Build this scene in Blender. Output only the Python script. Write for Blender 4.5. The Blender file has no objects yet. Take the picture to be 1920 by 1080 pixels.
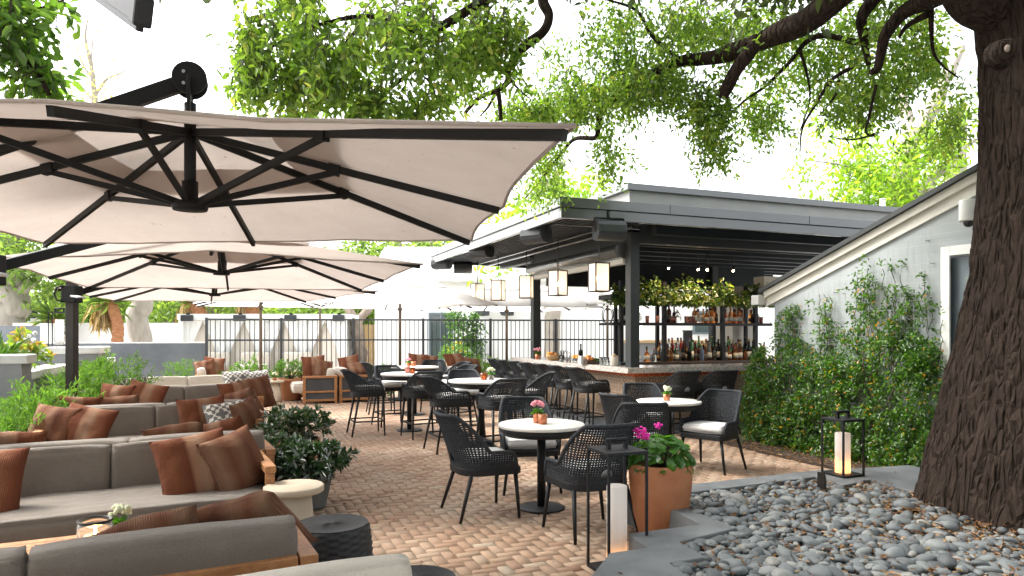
import bpy, bmesh, math, random
import numpy as np
from mathutils import Vector, Matrix, noise
R = math.radians
random.seed(7); rng = np.random.default_rng(11)
scn = bpy.context.scene
COL = scn.collection

# ---------------------------------------------------------------- camera
F, CU, CV, EYE = 1300.0, 960.0, 623.0, 1.55
cam = bpy.data.cameras.new("camera"); camo = bpy.data.objects.new("camera", cam); COL.objects.link(camo)
camo.location = (0, 0, EYE); camo.rotation_euler = (R(90), 0, 0)
cam.sensor_width = 36; cam.lens = 36 * F / 1920; cam.shift_y = (CV - 540) / 1920
cam.clip_start = 0.05; cam.clip_end = 500
scn.camera = camo
# ---------------------------------------------------------------- sky, sun, exposure
SUN_EL, SUN_AZ = 52, -75          # azimuth from +Y towards +X
w = bpy.data.worlds.new("World"); scn.world = w; w.use_nodes = True
nt = w.node_tree; nt.nodes.clear()
sky = nt.nodes.new("ShaderNodeTexSky"); sky.sky_type = 'NISHITA'; sky.sun_disc = False
sky.sun_elevation = R(SUN_EL); sky.sun_rotation = R(SUN_AZ); sky.dust_density = 5; sky.air_density = 1.0; sky.ozone_density = 0.6
hs = nt.nodes.new("ShaderNodeHueSaturation"); hs.inputs['Saturation'].default_value = 0.22
bg = nt.nodes.new("ShaderNodeBackground"); bg.inputs['Strength'].default_value = 0.15
wo = nt.nodes.new("ShaderNodeOutputWorld")
nt.links.new(sky.outputs[0], hs.inputs['Color']); nt.links.new(hs.outputs[0], bg.inputs[0]); nt.links.new(bg.outputs[0], wo.inputs[0])
sl = bpy.data.lights.new("sun", 'SUN'); so = bpy.data.objects.new("sun", sl); COL.objects.link(so)
sl.energy = 0.6; sl.angle = R(14); sl.color = (1, .95, .86)
sd = Vector((math.sin(R(SUN_AZ)) * math.cos(R(SUN_EL)), math.cos(R(SUN_AZ)) * math.cos(R(SUN_EL)), math.sin(R(SUN_EL))))
so.rotation_euler = sd.to_track_quat('Z', 'Y').to_euler()
vs = scn.view_settings; vs.view_transform = 'Standard'; vs.look = 'None'; vs.exposure = 2.3; vs.gamma = 1
scn.cycles.max_bounces = 8; scn.cycles.transparent_max_bounces = 12
scn.cycles.use_denoising = True

# ---------------------------------------------------------------- coordinates
SITE = 21.5
_c, _s = math.cos(R(SITE)), math.sin(R(SITE))
def S(a, b, z=0.0): return Vector((a * _c - b * _s, a * _s + b * _c, z))      # site grid (along the bar front / along the bar side)
def toS(p): return (p[0] * _c + p[1] * _s, -p[0] * _s + p[1] * _c)
def P(u, v, Y): return Vector(((u - CU) / F * Y, Y, EYE - (v - CV) / F * Y))
def G(u, v, z=0.0):
    Y = (EYE - z) * F / (v - CV); return Vector(((u - CU) / F * Y, Y, z))

# ---------------------------------------------------------------- materials
M = {}
def nodes(name):
    m = bpy.data.materials.new(name); m.use_nodes = True
    return m, m.node_tree, m.node_tree.nodes['Principled BSDF'], m.node_tree.nodes['Material Output']
def L(t, a, b): t.links.new(a, b)
def c4(c): return (c[0], c[1], c[2], 1)
def ramp(t, fac, stops, interp='LINEAR'):
    r = t.nodes.new('ShaderNodeValToRGB'); e = r.color_ramp.elements; r.color_ramp.interpolation = interp
    while len(e) < len(stops): e.new(0.5)
    for k, (p, c) in enumerate(stops): e[k].position = p; e[k].color = c4(c)
    L(t, fac, r.inputs[0]); return r.outputs[0]
def coord(t, kind='Object', scale=(1, 1, 1), rot=(0, 0, 0)):
    tc = t.nodes.new('ShaderNodeTexCoord'); mp = t.nodes.new('ShaderNodeMapping')
    mp.inputs['Scale'].default_value = scale; mp.inputs['Rotation'].default_value = rot
    if kind == 'World':
        g = t.nodes.new('ShaderNodeNewGeometry'); L(t, g.outputs['Position'], mp.inputs[0])
    else: L(t, tc.outputs[kind], mp.inputs[0])
    return mp.outputs[0]
def nz(t, vec, scale, detail=4, rough=.55):
    n = t.nodes.new('ShaderNodeTexNoise'); n.inputs['Scale'].default_value = scale; n.inputs['Detail'].default_value = detail
    n.inputs['Roughness'].default_value = rough; L(t, vec, n.inputs['Vector']); return n.outputs[0]
def bump(t, b, h, strength, dist=.01):
    n = t.nodes.new('ShaderNodeBump'); n.inputs['Strength'].default_value = strength; n.inputs['Distance'].default_value = dist
    L(t, h, n.inputs['Height']); L(t, n.outputs[0], b.inputs['Normal']); return n
def mth(t, op, a, b=None, c=None):
    n = t.nodes.new('ShaderNodeMath'); n.operation = op
    for k, x in enumerate((a, b, c)):
        if x is None: continue
        if isinstance(x, (int, float)): n.inputs[k].default_value = x
        else: L(t, x, n.inputs[k])
    return n.outputs[0]
def attr(t, name='var'):
    a = t.nodes.new('ShaderNodeAttribute'); a.attribute_name = name; return a.outputs['Fac']
def mixc(t, fac, a, b, mode='MIX'):
    n = t.nodes.new('ShaderNodeMix'); n.data_type = 'RGBA'; n.blend_type = mode
    for s_, x in ((n.inputs[0], fac), (n.inputs[6], a), (n.inputs[7], b)):
        if isinstance(x, (int, float)): s_.default_value = x
        elif isinstance(x, tuple): s_.default_value = c4(x)
        else: L(t, x, s_)
    return n.outputs[2]
def mat(key, c, rough=.6, metal=0, c2=None, scale=6, bmp=0, bscale=60, kind='Object', stretch=(1, 1, 1), spec=.5, detail=5):
    m, t, b, o = nodes(key)
    b.inputs['Roughness'].default_value = rough; b.inputs['Metallic'].default_value = metal; b.inputs['Specular IOR Level'].default_value = spec
    v = coord(t, kind, stretch)
    if c2 is None: c2 = tuple(x * .8 for x in c)
    L(t, ramp(t, nz(t, v, scale, detail), [(.3, c), (.7, c2)]), b.inputs['Base Color'])
    if bmp: bump(t, b, nz(t, v, bscale, 3), bmp)
    M[key] = m; return m

mat('dark_metal', (.012, .012, .013), .5, .1, (.017, .017, .018), 12, spec=.25)
mat('bronze_metal', (.024, .019, .015), .55, .1, (.032, .026, .021), 10, spec=.3)
mat('umbrella_metal', (.008, .0075, .007), .6, .0, (.012, .011, .010), 10, spec=.2)
mat('bar_metal', (.034, .038, .038), .45, .1, (.046, .05, .05), 2.5, spec=.35)
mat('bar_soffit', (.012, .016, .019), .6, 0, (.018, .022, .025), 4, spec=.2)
mat('fascia_metal', (.062, .067, .065), .38, .1, (.08, .085, .083), 1.5, spec=.5)
b = M['fascia_metal'].node_tree.nodes['Principled BSDF']; b.inputs['Coat Weight'].default_value = 1; b.inputs['Coat Roughness'].default_value = .1
mat('fence_metal', (.045, .05, .055), .5, 0, (.055, .06, .066), 10, spec=.4)  # black railing lightened, distance haze put into the colour
mat('wicker', (.022, .023, .025), .6, 0, (.045, .046, .048), 50, spec=.35)
mat('upper_fascia', (.36, .36, .33), .6, 0, (.30, .30, .28), 1.5)
mat('white_paint', (.78, .78, .75), .55, 0, (.70, .70, .67), 3)
mat('cream_trim', (.55, .53, .47), .5, 0, (.62, .60, .54), 3)
mat('rope', (.026, .029, .033), .8, 0, (.048, .052, .058), 40, .5, 260, spec=.2)
mat('chair_frame', (.012, .013, .014), .5, .1, (.018, .019, .02), 20, spec=.3)
mat('seat_pad', (.56, .55, .53), .9, 0, (.64, .63, .61), 9, .25, 320, spec=.2)
mat('table_top', (.74, .71, .65), .35, 0, (.80, .77, .72), 22, spec=.5)
mat('stone_cap', (.66, .66, .63), .8, 0, (.55, .55, .52), 5, .3, 90)
mat('stucco_grey', (.20, .21, .22), .9, 0, (.27, .275, .28), 2.2, .35, 130, detail=8)
mat('stucco_dark', (.10, .115, .13), .85, 0, (.17, .185, .20), 1.6, .3, 60, detail=9)
mat('stucco_white', (.78, .77, .74), .9, 0, (.70, .69, .66), .8, .2, 80)
mat('deck', (.50, .49, .46), .9, 0, (.60, .59, .56), .7, .2, 40, 'World')
mat('soil', (.035, .022, .014), .95, 0, (.07, .045, .028), 30, .8, 60, 'World')
mat('bluestone', (.10, .107, .11), .85, 0, (.18, .19, .192), 3.5, .35, 45, 'World', detail=8)
mat('terracotta', (.34, .125, .05), .75, 0, (.43, .185, .085), 5, .25, 70, detail=8)
mat('terracotta_old', (.26, .13, .08), .8, 0, (.36, .17, .09), 6, .3, 60)
mat('slate_pot', (.10, .105, .10), .8, 0, (.16, .165, .16), 7, .3, 60)
mat('beige_table', (.46, .38, .28), .6, 0, (.52, .44, .33), 9)
mat('copper', (.52, .17, .08), .3, .55, (.62, .24, .12), 40)
mat('granite_edge', (.30, .29, .27), .4, 0, (.2, .2, .2), 60)
mat('flower_pink', (.75, .20, .28), .7, 0, (.85, .38, .42), 60)
mat('flower_magenta', (.70, .015, .32), .7, 0, (.8, .05, .45), 80)
mat('flower_white', (.72, .72, .55), .8, 0, (.62, .68, .42), 80)
mat('orange_fruit', (.85, .28, .02), .5, 0, (.9, .36, .03), 20, .2, 150)
mat('wood_bowl', (.55, .34, .16), .5, 0, (.48, .28, .12), 14)
mat('black_plastic', (.012, .012, .014), .4, 0, (.018, .018, .02), 10)
mat('speaker_grey', (.018, .021, .024), .5, 0, (.026, .03, .033), 12, .2, 200)
mat('dark_panel', (.045, .05, .055), .6, 0, (.065, .07, .075), 4, .2, 300)
mat('bark_far', (.16, .125, .10), .95, 0, (.30, .25, .21), 9, .8, 24, stretch=(1, 1, .3))
mat('bark_palm', (.26, .10, .045), .95, 0, (.42, .20, .09), 8, .9, 20, stretch=(1, 1, 2))
mat('bark_pale', (.30, .26, .22), .95, 0, (.42, .38, .33), 8, .8, 20, stretch=(1, 1, .3))
mat('twig', (.045, .032, .024), .9, 0, (.08, .06, .045), 20)
mat('tan_wood', (.50, .34, .17), .8, 0, (.58, .42, .24), 3)
mat('curtain', (.86, .86, .84), .9, 0, (.82, .82, .80), 3)
mat('beige_panel', (.66, .60, .51), .9, 0, (.68, .62, .54), 3)
mat('shed_door', (.12, .155, .175), .5, 0, (.14, .175, .195), 3)
mat('steel', (.55, .55, .54), .3, .9, (.5, .5, .5), 30)
mat('candle_wax', (.75, .66, .48), .6, 0, (.8, .7, .52), 12)
mat('leaf_litter_mat', (.23, .10, .04), .85, 0, (.42, .24, .12), 30)
mat('pole_brown', (.11, .075, .045), .6, .1, (.14, .10, .065), 10)
mat('window_glass', (.055, .075, .075), .08, 0, (.09, .12, .11), 1.2, spec=.7)
mat('wire', (.42, .44, .44), .4, .6, (.38, .4, .4), 10)
mat('tile_cream', (.60, .55, .46), .45, 0, (.52, .47, .39), 2)
mat('bar_wood', (.05, .03, .02), .5, 0, (.09, .05, .03), 6, stretch=(.2, 1, 1))

# fabrics
def fabric(key, c, c2, scale=5, weave=700, bs=.35):
    m, t, b, o = nodes(key); v = coord(t)
    base = ramp(t, nz(t, v, scale, 6), [(.3, c), (.72, c2)])
    w1 = nz(t, coord(t, 'Object', (1, 1, .25)), 340, 2); w2 = nz(t, coord(t, 'Object', (.25, .25, 1)), 340, 2)
    wv = mth(t, 'ADD', w1, w2)
    L(t, mixc(t, .25, base, ramp(t, wv, [(.75, tuple(x * .72 for x in c)), (1.3, tuple(min(1, x * 1.25) for x in c2))]), 'MIX'), b.inputs['Base Color'])
    b.inputs['Roughness'].default_value = .95; b.inputs['Specular IOR Level'].default_value = .15
    b.inputs['Sheen Weight'].default_value = .2
    fold = nz(t, coord(t, 'Object', (1.6, 3.5, 2)), 2.2, 3)
    h = mth(t, 'ADD', mth(t, 'MULTIPLY', fold, 10), wv)
    bump(t, b, h, bs, .012)
    M[key] = m
fabric('sofa_fabric', (.150, .128, .106), (.198, .172, .145))
fabric('sofa_pale', (.46, .415, .35), (.53, .485, .42))

def stripes(key, cols, warm=1):
    m, t, b, o = nodes(key); tc = t.nodes.new('ShaderNodeTexCoord'); sp = t.nodes.new('ShaderNodeSeparateXYZ'); L(t, tc.outputs['Object'], sp.inputs[0])
    x = mth(t, 'ADD', mth(t, 'MULTIPLY', sp.outputs[0], 2.0), .5)
    base = ramp(t, x, cols)
    fine = mth(t, 'SINE', mth(t, 'MULTIPLY', sp.outputs[0], 620))
    n = nz(t, tc.outputs['Object'], 9, 4)
    a = mixc(t, mth(t, 'MULTIPLY', mth(t, 'GREATER_THAN', fine, .35), .2), base, (.10, .035, .02))
    a = mixc(t, mth(t, 'MULTIPLY', n, .18), a, (.12, .045, .025))
    L(t, a, b.inputs['Base Color']); b.inputs['Roughness'].default_value = .9; b.inputs['Specular IOR Level'].default_value = .15
    bump(t, b, mth(t, 'ADD', fine, mth(t, 'MULTIPLY', nz(t, tc.outputs['Object'], 11, 3), 14)), .35, .01); M[key] = m
stripes('pillow_rust', [(0, (0.083, 0.025, 0.011)), (.14, (0.169, 0.055, 0.028)), (.30, (0.212, 0.091, 0.048)), (.42, (0.288, 0.179, 0.117)), (.55, (0.257, 0.135, 0.079)), (.60, (0.114, 0.035, 0.017)), (.78, (0.169, 0.060, 0.028)), (1, (0.102, 0.032, 0.015))])
stripes('pillow_brown', [(0, (0.114, 0.048, 0.028)), (.2, (0.155, 0.067, 0.035)), (.35, (0.102, 0.039, 0.023)), (.5, (0.190, 0.104, 0.061)), (.68, (0.134, 0.053, 0.028)), (.85, (0.227, 0.135, 0.085)), (1, (0.102, 0.039, 0.023))])

def trellis(key):
    m, t, b, o = nodes(key); tc = t.nodes.new('ShaderNodeTexCoord'); sp = t.nodes.new('ShaderNodeSeparateXYZ'); L(t, tc.outputs['Object'], sp.inputs[0])
    k = 2 * math.pi / .15
    X = mth(t, 'MULTIPLY', sp.outputs[0], k); Z = mth(t, 'MULTIPLY', sp.outputs[2], k)
    f = mth(t, 'ADD', mth(t, 'COSINE', X), mth(t, 'COSINE', Z))
    g = mth(t, 'ADD', f, mth(t, 'MULTIPLY', mth(t, 'COSINE', mth(t, 'MULTIPLY', X, 3)), .35)); g = mth(t, 'ADD', g, mth(t, 'MULTIPLY', mth(t, 'COSINE', mth(t, 'MULTIPLY', Z, 3)), .35))
    line = mth(t, 'LESS_THAN', mth(t, 'ABSOLUTE', mth(t, 'ADD', g, -.15)), .42)
    dot = mth(t, 'GREATER_THAN', g, 1.75)
    L(t, mixc(t, mth(t, 'MAXIMUM', line, dot), (.15, .145, .14), (.66, .64, .58)), b.inputs['Base Color'])
    b.inputs['Roughness'].default_value = .9; bump(t, b, nz(t, tc.outputs['Object'], 220, 2), .3, .006); M[key] = m
trellis('pillow_trellis')

def wood(key, c, c2):
    m, t, b, o = nodes(key)
    v = coord(t, 'Object', (2.2, 14, 14)); v2 = coord(t, 'Object', (14, 2.2, 14))
    n = mth(t, 'MULTIPLY', mth(t, 'ADD', nz(t, v, 3, 6), nz(t, v2, 3, 6)), .5)
    L(t, ramp(t, n, [(.38, c), (.62, c2)]), b.inputs['Base Color']); b.inputs['Roughness'].default_value = .55
    bump(t, b, n, .2, .004); M[key] = m
wood('teak', (.30, .125, .045), (.44, .215, .088))

# canopy cloth: lets light through
def cloth(key, c, c2, tr=.45, dirty=1):
    m, t, b, o = nodes(key); t.nodes.remove(b)
    v = coord(t)
    st = ramp(t, nz(t, v, 1.8, 7, .7), [(.35, c), (.75, c2)])
    spots = ramp(t, nz(t, v, 26, 2), [(.70, (1, 1, 1)), (.80, (.62, .52, .42))])
    cc = mixc(t, float(dirty), st, spots, 'MULTIPLY')
    d = t.nodes.new('ShaderNodeBsdfDiffuse'); tl = t.nodes.new('ShaderNodeBsdfTranslucent'); mx = t.nodes.new('ShaderNodeMixShader')
    L(t, cc, d.inputs[0]); L(t, cc, tl.inputs[0]); mx.inputs[0].default_value = tr
    bn = t.nodes.new('ShaderNodeBump'); bn.inputs['Strength'].default_value = .35; bn.inputs['Distance'].default_value = .02
    L(t, nz(t, coord(t, 'Object', (1, 5, 1)), 3, 4), bn.inputs['Height']); L(t, bn.outputs[0], d.inputs['Normal'])
    L(t, d.outputs[0], mx.inputs[1]); L(t, tl.outputs[0], mx.inputs[2]); L(t, mx.outputs[0], o.inputs[0]); M[key] = m
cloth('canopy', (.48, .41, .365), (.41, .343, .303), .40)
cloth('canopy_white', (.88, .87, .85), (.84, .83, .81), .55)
m, t, b, o = nodes('lamp_shade_glass'); b.inputs['Base Color'].default_value = (.85, .8, .72, 1); b.inputs['Roughness'].default_value = .6
v = coord(t, 'Object', (30, 30, 1)); L(t, ramp(t, nz(t, v, 1.5, 3), [(.3, (1, .80, .58)), (.7, (1, .90, .76))]), b.inputs['Emission Color']); b.inputs['Emission Strength'].default_value = .12  # weak emission stands in for background light through the panels
tp = t.nodes.new('ShaderNodeBsdfTransparent'); mx = t.nodes.new('ShaderNodeMixShader'); mx.inputs[0].default_value = .62; L(t, tp.outputs[0], mx.inputs[1]); L(t, b.outputs[0], mx.inputs[2]); L(t, mx.outputs[0], o.inputs[0]); M['lamp_shade_glass'] = m
cloth('candle_shell', (.85, .84, .82), (.85, .84, .82), .55, 0)

def leafmat(key, stops, tr=.5, gloss=.12, rough=.35):
    m, t, b, o = nodes(key); t.nodes.remove(b)
    c = ramp(t, attr(t), stops)
    d = t.nodes.new('ShaderNodeBsdfDiffuse'); tl = t.nodes.new('ShaderNodeBsdfTranslucent'); g = t.nodes.new('ShaderNodeBsdfGlossy'); g.inputs['Roughness'].default_value = rough
    mx = t.nodes.new('ShaderNodeMixShader'); m2 = t.nodes.new('ShaderNodeMixShader')
    L(t, c, d.inputs[0]); L(t, mixc(t, 1, c, (2.1, 2.15, .8), 'MULTIPLY'), tl.inputs[0]); mx.inputs[0].default_value = tr
    L(t, d.outputs[0], mx.inputs[1]); L(t, tl.outputs[0], mx.inputs[2]); m2.inputs[0].default_value = gloss
    L(t, mx.outputs[0], m2.inputs[1]); L(t, g.outputs[0], m2.inputs[2]); L(t, m2.outputs[0], o.inputs[0]); M[key] = m
leafmat('leaf_oak', [(0, (.05, .10, .022)), (.5, (.12, .20, .040)), (.85, (.20, .29, .065)), (1, (.30, .30, .10))], .66, .04)
leafmat('leaf_oak_near', [(0, (.035, .085, .018)), (.5, (.085, .17, .032)), (1, (.15, .25, .05))], .55, .05)
leafmat('leaf_shade_canopy', [(0, (.03, .05, .018)), (1, (.09, .12, .04))], .22, .04)  # dull leaves of the unseen canopy added for shade
leafmat('leaf_bright', [(0, (.11, .20, .02)), (.5, (.19, .31, .035)), (1, (.32, .40, .08))], .6, .03)
leafmat('leaf_pale', [(0, (.36, .34, .12)), (1, (.50, .44, .20))], .6, .02)
leafmat('leaf_far', [(0, (.055, .10, .03)), (.5, (.12, .19, .05)), (1, (.22, .29, .09))], .5, .03)
leafmat('leaf_glossy', [(0, (.010, .035, .010)), (.6, (.025, .075, .015)), (1, (.05, .13, .025))], .25, .22, .28)
leafmat('leaf_fine', [(0, (.035, .09, .02)), (.5, (.068, .155, .03)), (1, (.125, .235, .045))], .42, .05)
leafmat('leaf_vine', [(0, (.02, .06, .012)), (.55, (.06, .145, .022)), (.9, (.12, .23, .035)), (.96, (.40, .26, .04)), (1, (.45, .22, .03))], .45, .05)
leafmat('leaf_geranium', [(0, (.03, .10, .015)), (1, (.085, .22, .03))], .4, .06)
leafmat('leaf_garland', [(0, (.022, .06, .012)), (.6, (.06, .115, .02)), (1, (.17, .19, .03))], .4, .06)
leafmat('leaf_croton', [(0, (.06, .13, .02)), (.7, (.18, .26, .04)), (1, (.30, .14, .05))], .5, .08)
leafmat('leaf_dry', [(0, (.10, .04, .015)), (.5, (.22, .105, .045)), (1, (.42, .27, .15))], .2, .03)
leafmat('palm_dead', [(0, (.30, .2, .1)), (1, (.46, .34, .19))], .3, .02)

def emis(key, c, s):
    m, t, b, o = nodes(key); t.nodes.remove(b); e = t.nodes.new('ShaderNodeEmission'); e.inputs[0].default_value = c4(c); e.inputs[1].default_value = s
    L(t, e.outputs[0], o.inputs[0]); M[key] = m
emis('bulb_glow', (1, .62, .28), 22); emis('flame_glow', (1, .42, .12), 6.5); emis('spot_glow', (1, .72, .45), 30); emis('candle_flame', (1, .5, .15), 12)

def glass(key, c, tr=.7, rough=.08):
    m, t, b, o = nodes(key); b.inputs['Base Color'].default_value = c4(c); b.inputs['Roughness'].default_value = rough
    b.inputs['Transmission Weight'].default_value = tr; b.inputs['IOR'].default_value = 1.3; M[key] = m
glass('glass_clear', (.93, .95, .94), .95); glass('glass_amber', (.72, .34, .10), .9); glass('glass_orange', (.82, .30, .09), .9)
glass('glass_green', (.10, .40, .12), .85); glass('glass_dark', (.012, .016, .014), .2); glass('glass_blue', (.05, .16, .42), .5); glass('glass_red', (.55, .05, .03), .8)
glass('glass_gin', (.85, .9, .9), .93); glass('glass_whiskey', (.62, .27, .07), .85); glass('glass_rose', (.85, .45, .38), .7); glass('glass_brown', (.11, .04, .018), .35)
mat('bottle_label', (.70, .66, .56), .7, 0, (.62, .57, .46), 60); mat('bottle_label_dark', (.06, .05, .05), .6, 0, (.1, .08, .06), 60)
mat('cap_black', (.015, .015, .016), .5); mat('cap_gold', (.5, .34, .1), .35, .7); mat('cap_red', (.35, .03, .02), .5)

# granite counter
m, t, b, o = nodes('granite'); v = coord(t)
n1 = nz(t, v, 30, 6, .75); n2 = nz(t, v, 7, 4)
L(t, mixc(t, .35, ramp(t, n1, [(.38, (.07, .07, .065)), (.46, (.30, .27, .24)), (.54, (.60, .54, .48)), (.70, (.70, .66, .61))]), ramp(t, n2, [(.35, (.52, .42, .34)), (.65, (.66, .64, .6))])), b.inputs['Base Color'])
b.inputs['Roughness'].default_value = .16; M['granite'] = m
# patterned cement tile (bar front): rosettes in a square grid, kept in the bar's own coordinates
m, t, b, o = nodes('patterned_tile'); tc = t.nodes.new('ShaderNodeTexCoord'); sp = t.nodes.new('ShaderNodeSeparateXYZ'); L(t, tc.outputs['Object'], sp.inputs[0])
k = 2 * math.pi / .2
X = mth(t, 'MULTIPLY', mth(t, 'ADD', sp.outputs[0], sp.outputs[1]), k); Z = mth(t, 'MULTIPLY', sp.outputs[2], k)
cx, cz = mth(t, 'COSINE', X), mth(t, 'COSINE', Z)
f = mth(t, 'ADD', cx, cz); g = mth(t, 'MULTIPLY', cx, cz)
ring = mth(t, 'LESS_THAN', mth(t, 'ABSOLUTE', mth(t, 'ADD', mth(t, 'ABSOLUTE', f), -1.0)), .22)
core = mth(t, 'GREATER_THAN', mth(t, 'ABSOLUTE', f), 1.72)
dia = mth(t, 'LESS_THAN', mth(t, 'ABSOLUTE', f), .16)
col = mixc(t, nz(t, tc.outputs['Object'], 14, 3), (.17, .105, .065), (.23, .15, .095))
col = mixc(t, ring, col, (.60, .47, .34)); col = mixc(t, core, col, (.52, .39, .27)); col = mixc(t, mth(t, 'MULTIPLY', dia, .7), col, (.62, .49, .36))
col = mixc(t, mth(t, 'GREATER_THAN', sp.outputs[2], .865), col, mixc(t, ring, (.55, .10, .025), (.70, .22, .07)))
L(t, col, b.inputs['Base Color']); b.inputs['Roughness'].default_value = .5
gl = mth(t, 'MAXIMUM', mth(t, 'GREATER_THAN', mth(t, 'COSINE', mth(t, 'MULTIPLY', X, 1)), .996), mth(t, 'GREATER_THAN', cz, .996))
bump(t, b, gl, -.3, .004); M['patterned_tile'] = m

# brick paving
m, t, b, o = nodes('brick'); v = coord(t, 'World')
n1 = nz(t, v, 38, 6, .7); n2 = nz(t, v, 1.1, 4)
c = ramp(t, attr(t), [(0, (.26, .145, .092)), (.25, (.325, .20, .13)), (.5, (.365, .245, .165)), (.75, (.395, .285, .20)), (.9, (.42, .33, .24)), (1, (.46, .39, .30))])
c = mixc(t, mth(t, 'MULTIPLY', n1, .55), c, (.30, .19, .12), 'MIX')
c = mixc(t, ramp(t, n2, [(.45, (0, 0, 0)), (.72, (.35, .35, .35))]), c, (.46, .40, .31))
L(t, c, b.inputs['Base Color']); b.inputs['Roughness'].default_value = .85; bump(t, b, n1, .6, .006); M['brick'] = m
mat('joint_sand', (.16, .115, .08), .95, 0, (.26, .20, .145), 22, .5, 120, 'World')

# bark with furrows
m, t, b, o = nodes('bark'); v = coord(t, 'Object', (1, 1, .22))
n = nz(t, v, 16, 8, .65); vo = t.nodes.new('ShaderNodeTexVoronoi'); vo.feature = 'DISTANCE_TO_EDGE'; vo.inputs['Scale'].default_value = 15
wv = t.nodes.new('ShaderNodeVectorMath'); wv.operation = 'ADD'
nn = t.nodes.new('ShaderNodeTexNoise'); nn.inputs['Scale'].default_value = 7; L(t, v, nn.inputs['Vector'])
sc = t.nodes.new('ShaderNodeVectorMath'); sc.operation = 'SCALE'; sc.inputs['Scale'].default_value = .16; L(t, nn.outputs['Color'], sc.inputs[0]); L(t, v, wv.inputs[0]); L(t, sc.outputs[0], wv.inputs[1]); L(t, wv.outputs[0], vo.inputs['Vector'])
ed = ramp(t, vo.outputs[0], [(0, (0, 0, 0)), (.22, (1, 1, 1))])
L(t, mixc(t, mth(t, 'MULTIPLY', n, 1.0), (.020, .014, .011), (.062, .044, .034)), b.inputs['Base Color']); b.inputs['Roughness'].default_value = .95; b.inputs['Specular IOR Level'].default_value = .1
bump(t, b, mth(t, 'ADD', ed, mth(t, 'MULTIPLY', n, 1.4)), 1.0, .035); M['bark'] = m

# siding
def siding(key, c, c2, step, strength=.5):
    m, t, b, o = nodes(key); g = t.nodes.new('ShaderNodeNewGeometry'); sp = t.nodes.new('ShaderNodeSeparateXYZ'); L(t, g.outputs['Position'], sp.inputs[0])
    fr = mth(t, 'FRACT', mth(t, 'DIVIDE', sp.outputs[2], step))
    L(t, ramp(t, nz(t, g.outputs['Position'], 1.4, 6), [(.3, c), (.7, c2)]), b.inputs['Base Color']); b.inputs['Roughness'].default_value = .6
    bump(t, b, mth(t, 'POWER', fr, .5), strength, .02); M[key] = m
siding('white_siding', (.80, .80, .78), (.76, .76, .74), .16)
siding('shed_siding', (.35, .375, .38), (.295, .32, .325), .15, .35)

# pebbles
for key, src in (('pebble_one', 'obj'), ('pebble_many', 'attr')):
    m, t, b, o = nodes(key)
    if src == 'obj': oi = t.nodes.new('ShaderNodeObjectInfo'); fac = oi.outputs['Random']
    else: fac = attr(t)
    c = ramp(t, fac, [(0, (.042, .05, .054)), (.3, (.083, .096, .103)), (.6, (.128, .146, .152)), (.85, (.18, .197, .195)), (1, (.26, .255, .23))])
    n = nz(t, coord(t, 'World'), 55, 5, .7)
    L(t, mixc(t, mth(t, 'MULTIPLY', n, .5), c, (.14, .14, .13)), b.inputs['Base Color']); b.inputs['Roughness'].default_value = .62; bump(t, b, n, .15, .004); M[key] = m

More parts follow.
